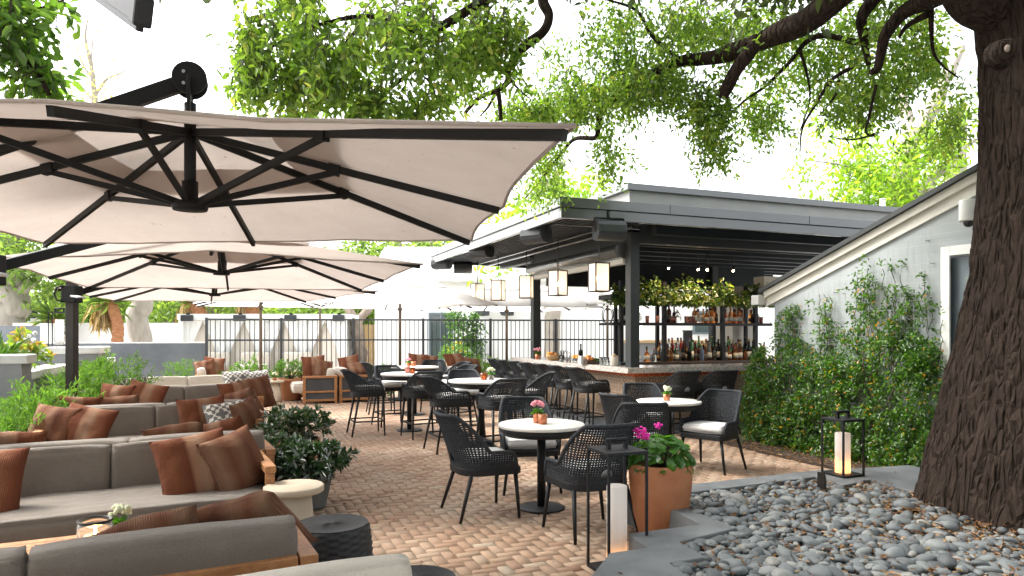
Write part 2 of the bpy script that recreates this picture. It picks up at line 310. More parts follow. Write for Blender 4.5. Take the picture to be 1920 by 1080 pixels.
# ---------------------------------------------------------------- mesh building
class MB:
    def __init__(s): s.v = []; s.f = []; s.mi = []; s.sm = []
    def add(s, vs, fs, mi=0, sm=False):
        n = len(s.v); s.v.extend([tuple(p) for p in vs])
        for f in fs: s.f.append(tuple(i + n for i in f)); s.mi.append(mi); s.sm.append(sm)
        return s
    def box(s, x0, x1, y0, y1, z0, z1, mi=0):
        return s.add([(x0, y0, z0), (x1, y0, z0), (x1, y1, z0), (x0, y1, z0), (x0, y0, z1), (x1, y0, z1), (x1, y1, z1), (x0, y1, z1)],
                     [(0, 3, 2, 1), (4, 5, 6, 7), (0, 1, 5, 4), (1, 2, 6, 5), (2, 3, 7, 6), (3, 0, 4, 7)], mi)
    def bar(s, p0, p1, w_, h, mi=0, up=(0, 0, 1)):
        p0, p1 = Vector(p0), Vector(p1); d = (p1 - p0).normalized(); u = Vector(up)
        if abs(d.dot(u)) > .98: u = Vector((0, 1, 0))
        x = d.cross(u).normalized() * (w_ / 2); y = x.normalized().cross(d) * (h / 2)
        return s.add([p0 - x - y, p0 + x - y, p0 + x + y, p0 - x + y, p1 - x - y, p1 + x - y, p1 + x + y, p1 - x + y],
                     [(0, 3, 2, 1), (4, 5, 6, 7), (0, 1, 5, 4), (1, 2, 6, 5), (2, 3, 7, 6), (3, 0, 4, 7)], mi)
    def tube(s, pts, rad, n=10, mi=0, caps=True, close=False):
        pts = [Vector(p) for p in pts]; N = len(pts)
        if isinstance(rad, (int, float)): rad = [rad] * N
        vs = []; up = None
        for i, p in enumerate(pts):
            if close: d = (pts[(i + 1) % N] - pts[i - 1])
            else: d = pts[min(i + 1, N - 1)] - pts[max(i - 1, 0)]
            d.normalize()
            if up is None:
                a = Vector((0, 0, 1)) if abs(d.z) < .9 else Vector((1, 0, 0)); up = (a - d * a.dot(d)).normalized()
            else:
                up = (up - d * up.dot(d)); up = up.normalized() if up.length > 1e-6 else Vector((1, 0, 0))
            x = d.cross(up)
            for k in range(n):
                a = 2 * math.pi * k / n; vs.append(p + (x * math.cos(a) + up * math.sin(a)) * rad[i])
        fs = []
        for i in range(N if close else N - 1):
            j = (i + 1) % N
            for k in range(n):
                k2 = (k + 1) % n; fs.append((i * n + k, i * n + k2, j * n + k2, j * n + k))
        s.add(vs, fs, mi, True)
        if caps and not close:
            b0 = len(s.v) - N * n
            s.f.append(tuple(b0 + k for k in range(n - 1, -1, -1))); s.mi.append(mi); s.sm.append(False)
            s.f.append(tuple(b0 + (N - 1) * n + k for k in range(n))); s.mi.append(mi); s.sm.append(False)
        return s
    def cyl(s, p0, p1, r0, r1=None, n=16, mi=0):
        return s.tube([p0, p1], [r0, r0 if r1 is None else r1], n, mi)
    def lathe(s, prof, n=28, c=(0, 0, 0), mi=0, sm=True):
        vs = []; fs = []
        for r, z in prof:
            for k in range(n):
                a = 2 * math.pi * k / n; vs.append((c[0] + r * math.cos(a), c[1] + r * math.sin(a), c[2] + z))
        for i in range(len(prof) - 1):
            for k in range(n):
                k2 = (k + 1) % n; fs.append((i * n + k, i * n + k2, (i + 1) * n + k2, (i + 1) * n + k))
        b0 = len(s.v); s.add(vs, fs, mi, sm)
        if prof[0][0] > 1e-4: s.f.append(tuple(b0 + k for k in range(n - 1, -1, -1))); s.mi.append(mi); s.sm.append(False)
        if prof[-1][0] > 1e-4: s.f.append(tuple(b0 + (len(prof) - 1) * n + k for k in range(n))); s.mi.append(mi); s.sm.append(False)
        return s
    def prism(s, poly, z0, z1, mi=0):
        n = len(poly)
        area = sum(poly[i][0] * poly[(i + 1) % n][1] - poly[(i + 1) % n][0] * poly[i][1] for i in range(n))
        if area < 0: poly = poly[::-1]
        vs = [(p[0], p[1], z0) for p in poly] + [(p[0], p[1], z1) for p in poly]
        fs = [tuple(range(n - 1, -1, -1)), tuple(range(n, 2 * n))] + [(i, (i + 1) % n, n + (i + 1) % n, n + i) for i in range(n)]
        return s.add(vs, fs, mi)
    def rbox(s, c, size, r, n=6, puff=0, mi=0, wob=0, seed=0):
        h = [x / 2 for x in size]; vs = []; idx = {}; fs = []
        def pt(axis, sg, i, j):
            q = [0, 0, 0]; a1, a2 = (axis + 1) % 3, (axis + 2) % 3
            q[axis] = sg; q[a1] = -1 + 2 * i / n; q[a2] = -1 + 2 * j / n
            key = tuple(round(x, 5) for x in q)
            if key in idx: return idx[key]
            # spread the grid so rounding gets points
            e = [math.copysign(abs(x) ** .6, x) if x else 0 for x in q]
            p = [e[k] * h[k] for k in range(3)]
            inn = [max(-(h[k] - r), min(h[k] - r, p[k])) for k in range(3)]
            d = Vector([p[k] - inn[k] for k in range(3)])
            # push cube point on to the rounded surface
            o_ = Vector(inn) + (d.normalized() * r if d.length > 1e-9 else d)
            if puff:
                nn_ = Vector([q[k] if abs(q[k]) == 1 else 0 for k in range(3)])
                fac = 1
                for k in range(3):
                    if abs(q[k]) != 1: fac *= (1 - q[k] ** 2)
                o_ += nn_ * puff * fac
            if wob: o_ += Vector([noise.noise(Vector((o_.x * 5 + seed, o_.y * 5, o_.z * 5 + k * 7))) * wob for k in range(3)])
            vs.append((o_.x + c[0], o_.y + c[1], o_.z + c[2])); idx[key] = len(vs) - 1; return idx[key]
        for axis in range(3):
            for sg in (-1, 1):
                for i in range(n):
                    for j in range(n):
                        q = [pt(axis, sg, i, j), pt(axis, sg, i + 1, j), pt(axis, sg, i + 1, j + 1), pt(axis, sg, i, j + 1)]
                        fs.append(tuple(q if sg > 0 else q[::-1]))
        return s.add(vs, fs, mi, True)
    def sphere(s, c, r, nu=10, nv=7, mi=0):
        if isinstance(r, (int, float)): r = (r, r, r)
        vs = [(c[0], c[1], c[2] - r[2])]; fs = []
        for j in range(1, nv):
            a = -math.pi / 2 + math.pi * j / nv
            for i in range(nu):
                b_ = 2 * math.pi * i / nu; vs.append((c[0] + r[0] * math.cos(a) * math.cos(b_), c[1] + r[1] * math.cos(a) * math.sin(b_), c[2] + r[2] * math.sin(a)))
        vs.append((c[0], c[1], c[2] + r[2])); T = len(vs) - 1
        for i in range(nu):
            i2 = (i + 1) % nu; fs.append((0, 1 + i2, 1 + i)); fs.append((T, 1 + (nv - 2) * nu + i, 1 + (nv - 2) * nu + i2))
            for j in range(nv - 2): fs.append((1 + j * nu + i, 1 + j * nu + i2, 1 + (j + 1) * nu + i2, 1 + (j + 1) * nu + i))
        return s.add(vs, fs, mi, True)
    def mesh(s, name, mats, bev=0, seg=2):
        me = bpy.data.meshes.new(name); me.from_pydata(s.v, [], s.f)
        for x in (mats if isinstance(mats, (list, tuple)) else [mats]): me.materials.append(M[x])
        me.polygons.foreach_set('material_index', s.mi); me.polygons.foreach_set('use_smooth', s.sm)
        if bev:
            bm = bmesh.new(); bm.from_mesh(me)
            ed = [e for e in bm.edges if len(e.link_faces) == 2 and e.calc_face_angle(0) > .7]
            bmesh.ops.bevel(bm, geom=ed, offset=bev, segments=seg, profile=.6, affect='EDGES', clamp_overlap=True)
            bm.to_mesh(me); bm.free()
        me.update(); return me
    def obj(s, name, mats, parent=None, bev=0, loc=None, rot=None):
        o_ = bpy.data.objects.new(name, s.mesh(name, mats, bev)); COL.objects.link(o_)
        if parent: o_.parent = parent
        if loc is not None: o_.location = loc
        if rot is not None: o_.rotation_euler = rot if isinstance(rot, tuple) else (0, 0, R(rot))
        return o_

def tag(o_, label=None, cat=None, group=None, kind=None):
    if label: o_['label'] = label
    if cat: o_['category'] = cat
    if group: o_['group'] = group
    if kind: o_['kind'] = kind
    return o_
def thing(name, label, cat, loc=(0, 0, 0), rot=0, group=None):
    o_ = bpy.data.objects.new(name, None); COL.objects.link(o_); o_.location = loc; o_.empty_display_size = .1
    o_.rotation_euler = rot if isinstance(rot, tuple) else (0, 0, R(rot)); return tag(o_, label, cat, group)
def copy_tree(o_, parent=None):
    c = o_.copy(); COL.objects.link(c)
    if parent: c.parent = parent; c.matrix_parent_inverse = o_.matrix_parent_inverse.copy()
    for ch in list(KIDS.get(o_.name, [])): copy_tree(ch, c)
    return c
KIDS = {}
def note(root):      # remember the children once, so that copying needs no scene-wide search
    for o_ in COL.objects:
        if o_.parent: KIDS.setdefault(o_.parent.name, [])
    KIDS.clear()
    for o_ in COL.objects:
        if o_.parent: KIDS.setdefault(o_.parent.name, []).append(o_)
    return root
def dup(root, label, loc, rot, group=None, first=[]):
    if root.name not in first: first.append(root.name); o_ = root
    else: o_ = copy_tree(root)
    o_.location = loc; o_.rotation_euler = rot if isinstance(rot, tuple) else (0, 0, R(rot)); tag(o_, label, None, group); return o_

def npmesh(name, co, tris, matn, var=None, quads=False):
    me = bpy.data.meshes.new(name); k = tris.shape[1]
    me.vertices.add(len(co)); me.vertices.foreach_set('co', co.astype(np.float32).ravel())
    me.loops.add(tris.size); me.loops.foreach_set('vertex_index', tris.astype(np.int32).ravel())
    me.polygons.add(len(tris)); me.polygons.foreach_set('loop_start', np.arange(0, tris.size, k, dtype=np.int32))
    for x in (matn if isinstance(matn, (list, tuple)) else [matn]): me.materials.append(M[x])
    me.update(calc_edges=True)
    if var is not None:
        a = me.attributes.new('var', 'FLOAT', 'FACE'); a.data.foreach_set('value', var.astype(np.float32))
    return me
def unit(a): return a / np.maximum(np.linalg.norm(a, axis=1, keepdims=True), 1e-9)
def rand_dirs(n): return unit(rng.normal(size=(n, 3)))
def leaf_arrays(pos, d, nrm, ln, wd, fold=.25):
    n = len(pos); d = unit(d); x = unit(np.cross(d, nrm)); nn_ = np.cross(x, d)
    ln = np.broadcast_to(ln, (n,))[:, None]; wd = np.broadcast_to(wd, (n,))[:, None]
    b_ = pos; tip = pos + d * ln - nn_ * ln * .12
    l1 = pos + d * ln * .3 - x * wd * .5 + nn_ * wd * fold; r1 = pos + d * ln * .3 + x * wd * .5 + nn_ * wd * fold
    l2 = pos + d * ln * .68 - x * wd * .38 + nn_ * wd * fold * .5; r2 = pos + d * ln * .68 + x * wd * .38 + nn_ * wd * fold * .5
    co = np.stack([b_, l1, l2, tip, r2, r1], 1).reshape(-1, 3)
    base = (np.arange(n) * 6)[:, None]
    q = np.concatenate([base + np.array([[0, 3, 2, 1]]), base + np.array([[0, 5, 4, 3]])], 1).reshape(-1, 4)
    return co, q
def leaves_obj(name, pos, d, nrm, ln, wd, matn, var=None, parent=None, fold=.25):
    co, q = leaf_arrays(pos, d, nrm, ln, wd, fold)
    if var is None: var = rng.random(len(pos))
    o_ = bpy.data.objects.new(name, npmesh(name, co, q, matn, np.repeat(var, 2))); COL.objects.link(o_)
    if parent: o_.parent = parent
    return o_
def sprigs(centers, n_leaf, length, spread, droop=.6, out=None):
    """leaves set along little hanging twigs that start at the centres"""
    n = len(centers); d0 = rand_dirs(n); d0[:, 2] -= droop
    if out is not None: d0 += out
    d0 = unit(d0)
    t_ = np.linspace(.05, 1, n_leaf)[None, :, None]
    pts = centers[:, None, :] + d0[:, None, :] * t_ * length * rng.uniform(.6, 1.3, (n, 1, 1)); pts[:, :, 2] -= (t_[:, :, 0] ** 2) * length * .35
    pts = pts.reshape(-1, 3) + rng.normal(size=(n * n_leaf, 3)) * spread
    dd = np.repeat(d0, n_leaf, 0) * .6 + rand_dirs(n * n_leaf); dd[:, 2] -= .25
    return pts, unit(dd), rand_dirs(n * n_leaf) * .8 + np.array([0, 0, .8])
def smooth_path(pts, k=6):
    pts = [Vector(p[:3]) for p in pts]; out = []
    for i in range(len(pts) - 1):
        p0, p1, p2, p3 = pts[max(i - 1, 0)], pts[i], pts[i + 1], pts[min(i + 2, len(pts) - 1)]
        for j in range(k):
            t_ = j / k; out.append(.5 * ((2 * p1) + (p2 - p0) * t_ + (2 * p0 - 5 * p1 + 4 * p2 - p3) * t_ * t_ + (3 * p1 - p0 - 3 * p2 + p3) * t_ ** 3))
    return out + [pts[-1]]
def limb(mb, pts, r0, r1, k=6, n=10, wob=.25, power=1.0):
    path = smooth_path(pts, k); N = len(path); rad = []
    for i, p in enumerate(path):
        r = r0 + (r1 - r0) * (i / (N - 1)) ** power; rad.append(r * (1 + wob * noise.noise(p * 3.1)))
        path[i] = p + noise.noise_vector(p * 2.3) * r * .5
    mb.tube(path, rad, n); return path
def ellip(c, r, n, shell=0.0):
    d = rand_dirs(n); rr = rng.random(n) ** (1 / 3) * (1 - shell) + shell
    return np.array(c)[None] + d * rr[:, None] * np.array(r)[None], d

# ================================================================ SETTING
g = MB(); g.add([(-90, -20, -.06), (90, -20, -.06), (90, 140, -.06), (-90, 140, -.06)], [(0, 1, 2, 3)])
tag(g.obj('ground', 'deck'), kind='structure')
j = MB(); q = [S(-3.2, .6), S(9.0, .6), S(9.0, 18.2), S(-3.2, 18.2)]
j.add([(p.x, p.y, -.012) for p in q], [(0, 1, 2, 3)]); tag(j.obj('paving_bed', 'joint_sand'), kind='structure')
# herringbone bricks
W_, gap = .088, .0034
vs = []; fs = []; var = []
i0, i1, j0, j1 = int(-3.0 / W_), int(8.6 / W_), int(.8 / W_), int(18.0 / W_)
for i in range(i0, i1):
    for jj in range(j0, j1):
        k = (i - jj) % 4
        if k == 0: x0, x1, y0, y1 = i, i + 2, jj, jj + 1
        elif k == 3: x0, x1, y0, y1 = i, i + 1, jj, jj + 2
        else: continue
        ctr = S((x0 + x1) / 2 * W_, (y0 + y1) / 2 * W_)
        if ctr.y < 1.9 or abs(ctr.x) > .80 * ctr.y + .6: continue
        e = [gap + abs(random.gauss(0, .0018)) for _ in range(4)]
        xs = (x0 * W_ + e[0], x1 * W_ - e[1]); ys = (y0 * W_ + e[2], y1 * W_ - e[3])
        z = random.gauss(0, .0022) - .002; tx, ty = random.gauss(0, .006), random.gauss(0, .006)
        n = len(vs); c_ = .006
        cx_, cy_ = sum(xs) / 2, sum(ys) / 2
        for (ins, zz) in ((0, -.011), (c_, 0)):
            for (X, Y) in ((xs[0] + ins, ys[0] + ins), (xs[1] - ins, ys[0] + ins), (xs[1] - ins, ys[1] - ins), (xs[0] + ins, ys[1] - ins)):
                dx = random.gauss(0, .0012); p = S(X + dx, Y + random.gauss(0, .0012)); h = z + zz + ((X - cx_) * tx + (Y - cy_) * ty if zz == 0 else 0)
                vs.append((p.x, p.y, h))
        fs += [(n + 4, n + 5, n + 6, n + 7)] + [(n + a, n + (a + 1) % 4, n + 4 + (a + 1) % 4, n + 4 + a) for a in range(4)]
        v_ = min(1, max(0, random.gauss(.46, .17))); var += [v_] * 5
me = npmesh('brick_paving', np.array(vs), np.array(fs), 'brick', np.array(var))
o_ = bpy.data.objects.new('brick_paving', me); COL.objects.link(o_); tag(o_, kind='structure')
# concrete strip round the bar, planting soil, leaf litter bed
st = MB(); st.prism([tuple(S(a, b)[:2]) for a, b in ((4.95, 8.95), (9.5, 8.95), (9.5, 15.5), (4.95, 15.5))], -.05, .022); tag(st.obj('bar_pavement', 'bluestone'), kind='structure')
sb = MB(); sb.prism([tuple(S(a, b)[:2]) for a, b in ((6.25, 7.95), (7.1, 7.95), (7.1, 2.5), (6.25, 2.5))], -.05, .03); tag(sb.obj('vine_soil', 'soil'), kind='structure')
sb = MB(); sb.prism([tuple(S(a, b)[:2]) for a, b in ((-1.95, 4.2), (-1.95, 15.6), (-4.6, 15.6), (-4.6, 4.2))], -.05, .06); tag(sb.obj('shrub_soil', 'soil'), kind='structure')

# ---------------------------------------------------------------- raised stone bed round the oak
BZ = .25
outer = [(1143, 1036), (1215, 1026), (1178, 1000), (1316, 982), (1272, 962)]
OUT = [G(u, v, BZ) for u, v in outer]; far0 = G(1280, 911, BZ); far1 = G(1541, 883, BZ)
so_, sf = toS(OUT[-1]), toS(far0)
polyO = [G(1215, 1090, BZ) + Vector((-.42, -.25, 0))] + OUT + [S(so_[0] - .02, sf[1] + .0), far1 + Vector((.0, .06, 0)), G(1606, 878, BZ), S(6.1, 4.9), S(6.3, 3.3), S(4.2, 1.6), S(2.0, 1.6)]
inner = [(1256, 1055), (1324, 1044), (1274, 1015), (1382, 989), (1279, 949), (1276, 925), (1529, 894), (1581, 910), (1632, 899), (1745, 931)]
INN = [G(1297, 1085, BZ)] + [G(u, v, BZ) for u, v in inner] + [S(5.75, 3.4), S(4.3, 2.0), S(2.55, 1.9)]
bed = MB(); n = len(polyO)
# border = outer polygon minus inner polygon: fill the ring with bmesh
bm = bmesh.new()
def loop(pts, z): 
    vv = [bm.verts.new((p[0], p[1], z)) for p in pts]; return vv, [bm.edges.new((vv[i], vv[(i + 1) % len(vv)])) for i in range(len(vv))]
ov, oe = loop(polyO, BZ); iv, ie = loop(INN, BZ)
bmesh.ops.triangle_fill(bm, use_beauty=True, use_dissolve=False, edges=oe + ie)
for f in bm.faces:
    if f.normal.z < 0: f.normal_flip()
for vv, dirn in ((ov, 1), (iv, -1)):
    low = [bm.verts.new((a.co.x, a.co.y, -.03)) for a in vv]
    for k in range(len(vv)):
        k2 = (k + 1) % len(vv); bm.faces.new((vv[k], vv[k2], low[k2], low[k]))
bmesh.ops.recalc_face_normals(bm, faces=bm.faces)
me = bpy.data.meshes.new('stone_border'); bm.to_mesh(me); bm.free(); me.materials.append(M['bluestone'])
o_ = bpy.data.objects.new('stone_border', me); COL.objects.link(o_)
tag(o_, 'zigzag grey bluestone border of the raised pebble bed round the big oak', 'planter border')
mod = o_.modifiers.new('bevel', 'BEVEL'); mod.width = .008; mod.segments = 2; mod.limit_method = 'ANGLE'
sb = MB(); sb.prism([(p[0], p[1]) for p in INN], -.02, BZ - .065); tag(sb.obj('bed_soil', 'soil'), kind='structure')
def inside(x, y, poly):
    c = False; n = len(poly); k = n - 1
    for i in range(n):
        xi, yi, xj, yj = poly[i][0], poly[i][1], poly[k][0], poly[k][1]
        if (yi > y) != (yj > y) and x < (xj - xi) * (y - yi) / (yj - yi) + xi: c = not c
        k = i
    return c
OAK = Vector((4.16, 5.12, .1))
# pebbles: the 300 nearest are things, the rest one mass
def pebble_mesh(k):
    b_ = bmesh.new(); bmesh.ops.create_icosphere(b_, subdivisions=3, radius=1)
    for v in b_.verts:
        d = v.co.normalized(); q = d * .7 + Vector((k * 9.1, 0, 0))
        v.co = d * (1 + .22 * noise.noise(q) + .05 * noise.noise(q * 2.5))
    return b_
PBM = []
for k in range(6):
    b_ = pebble_mesh(k); me = bpy.data.meshes.new('pebble'); b_.to_mesh(me); b_.free(); me.polygons.foreach_set('use_smooth', [True] * len(me.polygons)); me.materials.append(M['pebble_one']); PBM.append(me)
cand = []
xs = [p[0] for p in INN]; ys = [p[1] for p in INN]
step = .053
for ix in range(int((max(xs) - min(xs)) / step) + 1):
    for iy in range(int((max(ys) - min(ys)) / step) + 1):
        for layer in (0, 1):
            if layer and random.random() > .42: continue
            x = min(xs) + (ix + random.uniform(-.42, .42) + .5 * layer) * step; y = min(ys) + (iy + random.uniform(-.42, .42) + .5 * layer) * step
            if not inside(x, y, INN): continue
            if (Vector((x, y)) - OAK.xy).length < .93: continue
            u = CU + x / y * F if y > .5 else 9e9; v = CV + (EYE - BZ) * F / max(y, .5)
            if u > 2010 or v > 1200: continue
            # fewer towards the trunk and the front, where leaf litter shows
            dens = 1.0 - .35 * max(0, noise.noise(Vector((x * 1.8, y * 1.8, 3)))) - (.25 if (Vector((x, y)) - OAK.xy).length < 1.3 else 0)
            if random.random() > dens: continue
            sz = max(.016, random.lognormvariate(math.log(.031), .32))
            cand.append((x, y, layer, min(sz, .062)))
cand.sort(key=lambda c: c[1] / c[3] + (0 if 60 < CV + (EYE - BZ) * F / c[1] < 1085 and CU + c[0] / c[1] * F < 1930 else 90))
PEB = 'pebbles lying in the near part of the raised bed'
allv = []; allf = []; allvar = []; nb = 0
bmn = np.array([0])
small = []
for k in range(6):
    b_ = bmesh.new(); bmesh.ops.create_icosphere(b_, subdivisions=2, radius=1)
    for v in b_.verts:
        d = v.co.normalized(); q = d * .7 + Vector((k * 9.1, 0, 0)); v.co = d * (1 + .22 * noise.noise(q))
    small.append((np.array([v.co[:] for v in b_.verts]), np.array([[v.index for v in f.verts] for f in b_.faces]))); b_.free()
for n_, (x, y, layer, r) in enumerate(cand):
    a, fl = random.uniform(.72, 1.0), random.uniform(.42, .72)
    rot = Matrix.Rotation(random.uniform(0, 6.28), 4, 'Z') @ Matrix.Rotation(random.gauss(0, .25), 4, 'X') @ Matrix.Rotation(random.gauss(0, .25), 4, 'Y')
    z = BZ - .065 + r * fl * .85 + layer * .022 + random.uniform(0, .008)
    if n_ < 300:
        o_ = bpy.data.objects.new('pebble', PBM[n_ % 6]); COL.objects.link(o_); o_.matrix_world = Matrix.Translation((x, y, z)) @ rot @ Matrix.Diagonal((r * 1.15, r * a, r * fl, 1))
        tag(o_, 'smooth rounded grey river pebble in the near part of the raised bed', 'pebble', PEB)
    else:
        v, f = small[n_ % 6]; mt = np.array((Matrix.Translation((x, y, z)) @ rot @ Matrix.Diagonal((r * 1.15, r * a, r * fl, 1))))
        allv.append(v @ mt[:3, :3].T + mt[:3, 3]); allf.append(f + nb); nb += len(v); allvar.append(np.full(len(f), random.random()))
me = npmesh('river_pebbles', np.concatenate(allv), np.concatenate(allf), 'pebble_many', np.concatenate(allvar)); me.polygons.foreach_set('use_smooth', [True] * len(me.polygons))
o_ = bpy.data.objects.new('river_pebbles', me); COL.objects.link(o_)
tag(o_, 'mass of smooth grey river pebbles filling the back of the raised bed', 'pebbles', kind='stuff')
# dry leaves
pts = []
for _ in range(60000):
    r = random.random()
    if r < .45:
        a = random.uniform(0, 6.28); d = .85 + abs(random.gauss(0, .75)); x, y, z = OAK.x + math.cos(a) * d, OAK.y + math.sin(a) * d, BZ - .045 + random.uniform(0, .05)
        if not inside(x, y, INN) or d < .90: continue
    elif r < .70:
        x, y = random.uniform(.8, 4), random.uniform(3.4, 6.4); z = BZ - .045 + random.uniform(0, .035)
        if not inside(x, y, INN): continue
    elif r < .76:
        p = S(random.gauss(6.45, .22), random.uniform(4.2, 7.9)); x, y, z = p.x, p.y, .035 + random.uniform(0, .02)
    elif r < .775:
        p = S(random.uniform(.5, 6.3), random.uniform(2.5, 9)); x, y, z = p.x, p.y, .006
        if inside(x, y, polyO): z = BZ + .006
    else: continue
    pts.append((x, y, z))
    if len(pts) >= 4800: break
pts = np.array(pts); n = len(pts); d = rand_dirs(n); d[:, 2] *= .25
tag(leaves_obj('dry_leaves', pts, d, rand_dirs(n) * .5 + np.array([0, 0, 1]), rng.uniform(.025, .055, n), rng.uniform(.010, .02, n), 'leaf_dry'),
    'scattered dry brown oak leaves lying on the bed and paving', 'dry leaves', kind='stuff')

# ---------------------------------------------------------------- garden walls on the left
def wall_block(name, label, cat, corners, z0, z1, capz=.11, over=.06, m='stucco_grey', capm='stone_cap'):
    c = sum((Vector(p) for p in corners), Vector((0, 0))) / len(corners)
    t_ = thing(name, label, cat, (c.x, c.y, z0)); loc = [(p[0] - c.x, p[1] - c.y) for p in corners]
    a = MB(); a.prism(loc, 0, z1 - z0 - capz); a.obj('wall_body', m, t_)
    if capm:
        big = []
        for p in loc:
            v = Vector(p); big.append(tuple(v * (1 + over / max(v.length, .2))))
        b_ = MB(); b_.prism(big, z1 - z0 - capz, z1 - z0); b_.obj('coping', capm, t_, bev=.012)
    return t_
def rect_site(p, la, lb):      # corner p, extent along site axes
    a, b = toS(p); return [tuple(S(a, b)[:2]), tuple(S(a + la, b)[:2]), tuple(S(a + la, b + lb)[:2]), tuple(S(a, b + lb)[:2])]
p1 = Vector((-6.05, 8.55, 0)); a1, b1 = toS(p1)
wall_block('planter_wall', 'tall grey planter block with white coping at the left edge', 'planter wall', rect_site(p1, -3.2, .45), 0, 1.27)
wall_block('planter_wall', 'low grey planter wall with sloping-away white coping left of the umbrella post', 'planter wall', rect_site(S(a1 - .06, b1 + .46), -.34, 3.0), 0, 1.03)
p3 = Vector((-7.0, 11.7, 0)); a3, b3 = toS(p3)
wall_block('planter_wall', 'grey planter wall with white coping carrying the tall lantern', 'planter wall', rect_site(p3, -1.5, .95), 0, 1.30)
wall_block('planter_wall', 'short stub of planter wall with white coping behind the umbrella post', 'planter wall', rect_site(S(a3 - .1, b3 + 1.0), -.4, 1.4), 0, 1.05)
wall_block('garden_wall', 'long dark blue grey plaster wall left of the railing', 'garden wall', [(-7.42, 16.6), (-12.6, 15.6), (-12.6, 15.9), (-7.42, 16.9)], 0, 1.31, .025, .002, 'stucco_dark', 'stone_cap')
wall_block('garden_wall', 'far white plaster wall behind the shaggy palm', 'garden wall', [(-23, 24.5), (-11.6, 24.5), (-11.6, 24.8), (-23, 24.8)], 0, 1.93, .05, .0, 'stucco_white', None)
wall_block('garden_wall', 'dark plaster wall at the far left behind the red leaved bush', 'garden wall', [(-20, 19.6), (-13.1, 19.6), (-13.1, 19.9), (-20, 19.9)], 0, 1.78, .05, .0, 'stucco_dark', None)
pw = thing('garden_pillar', 'narrow white pillar at the end of the dark far left wall', 'pillar', (-13.0, 19.4, 0)); a = MB(); a.box(-.12, .12, -.12, .12, 0, 1.72); a.obj('shaft', 'stucco_white', pw); a = MB(); a.box(-.14, .14, -.14, .14, 1.72, 1.80); a.obj('cap', 'stone_cap', pw, .01)
hb = thing('outbuilding', 'small white outbuilding at the far left edge', 'building', (-22.6, 29, 0)); a = MB(); a.box(-4, 2.1, 0, 4, 0, 2.35); a.obj('wall', 'white_siding', hb); a = MB(); a.box(-4.1, 2.2, -.1, 4.1, 2.35, 2.5); a.obj('roof', 'white_paint', hb)
lp = thing('flood_light', 'dark round floodlight on the small outbuilding roof', 'floodlight', P(52, 588, 28.9)); a = MB(); a.tube([(-.42, 0, 0), (-.2, 0, .02), (.35, -.1, -.04)], [.12, .2, .17], 14); a.obj('lamp_head', 'speaker_grey', lp); a = MB(); a.cyl((0, .1, -.3), (0, .1, 0), .03); a.obj('bracket', 'dark_metal', lp)

# ---------------------------------------------------------------- railing
fa, fb = Vector((-7.32, 16.55, 0)), Vector((2.85, 18.35, 0)); fd = (fb - fa).normalized(); fl = (fb - fa).length
fr = thing('railing', 'black metal pool railing with thin upright bars behind the patio', 'railing', fa, math.degrees(math.atan2(fd.y, fd.x)))
a = MB()
for z in (1.86, 1.36, .12): a.box(0, fl, -.02, .02, z - .02, z + .02)
a.obj('rail', 'fence_metal', fr)
npost = 7
for k in range(npost):
    a = MB(); x = .03 + (fl - .06) * k / (npost - 1); a.box(x - .03, x + .03, -.03, .03, 0, 1.9); a.obj('post', 'fence_metal', fr)
a = MB(); nbar = int(fl / .112)
for k in range(1, nbar):
    x = fl * k / nbar; a.box(x - .009, x + .009, -.009, .009, .14, 1.84)
tag(a.obj('bars', 'fence_metal', fr), kind='stuff')

# ---------------------------------------------------------------- cabana with curtains
cb = thing('cabana', 'low white poolside cabana with four curtained bays', 'cabana', (-8.6, 24, 0))
a = MB(); a.box(-2.95, 2.9, -.1, 2.4, 1.98, 2.18); a.obj('roof', 'white_paint', cb, .01)
a = MB(); a.box(-2.9, 2.85, 2.2, 2.35, 0, 1.98); a.obj('back_wall', 'white_siding', cb)
for k in range(5):
    a = MB(); x = -2.85 + k * 1.41; a.box(x - .08, x + .08, -.05, .1, 0, 1.98); a.obj('column', 'white_paint', cb)
    if k < 4:
        a = MB(); a.box(x + .1, x + 1.32, .30, .34, .25, 1.95); a.obj('backdrop', 'beige_panel', cb)
        for sg in (-1, 1):      # tied-back curtain: wide at the top, gathered at the side
            xc = x + .08 if sg > 0 else x + 1.33; vv = []; ff = []; m_ = 14
            for i in range(9):
                z = 1.95 - 1.95 * i / 8; wd = .50 * max(0, 1 - (i / 5.2)) ** 1.2 + .13
                for q_ in range(m_): vv.append((xc + sg * wd * q_ / (m_ - 1), .12 + .03 * math.sin(q_ * 2.2), z))
            for i in range(8):
                for q_ in range(m_ - 1): ff.append((i * m_ + q_, i * m_ + q_ + 1, (i + 1) * m_ + q_ + 1, (i + 1) * m_ + q_))
            a = MB(); a.add(vv, ff, 0, True); a.obj('curtain', 'curtain', cb)
for k, x in enumerate((-11.15, -9.35, -7.6, -5.95)):
    l_ = thing('flood_light', ['leftmost', 'second from left', 'third from left', 'rightmost'][k] + ' dark lamp box on the cabana roof edge', 'floodlight', (x, 23.85, 2.05), group='lamp boxes along the cabana roof')
    a = MB(); a.box(-.2, .2, -.14, .0, -.12, .1); a.obj('housing', 'speaker_grey', l_, .03); a = MB(); a.box(-.05, .05, -.02, .06, .06, .16); a.obj('bracket', 'dark_metal', l_)
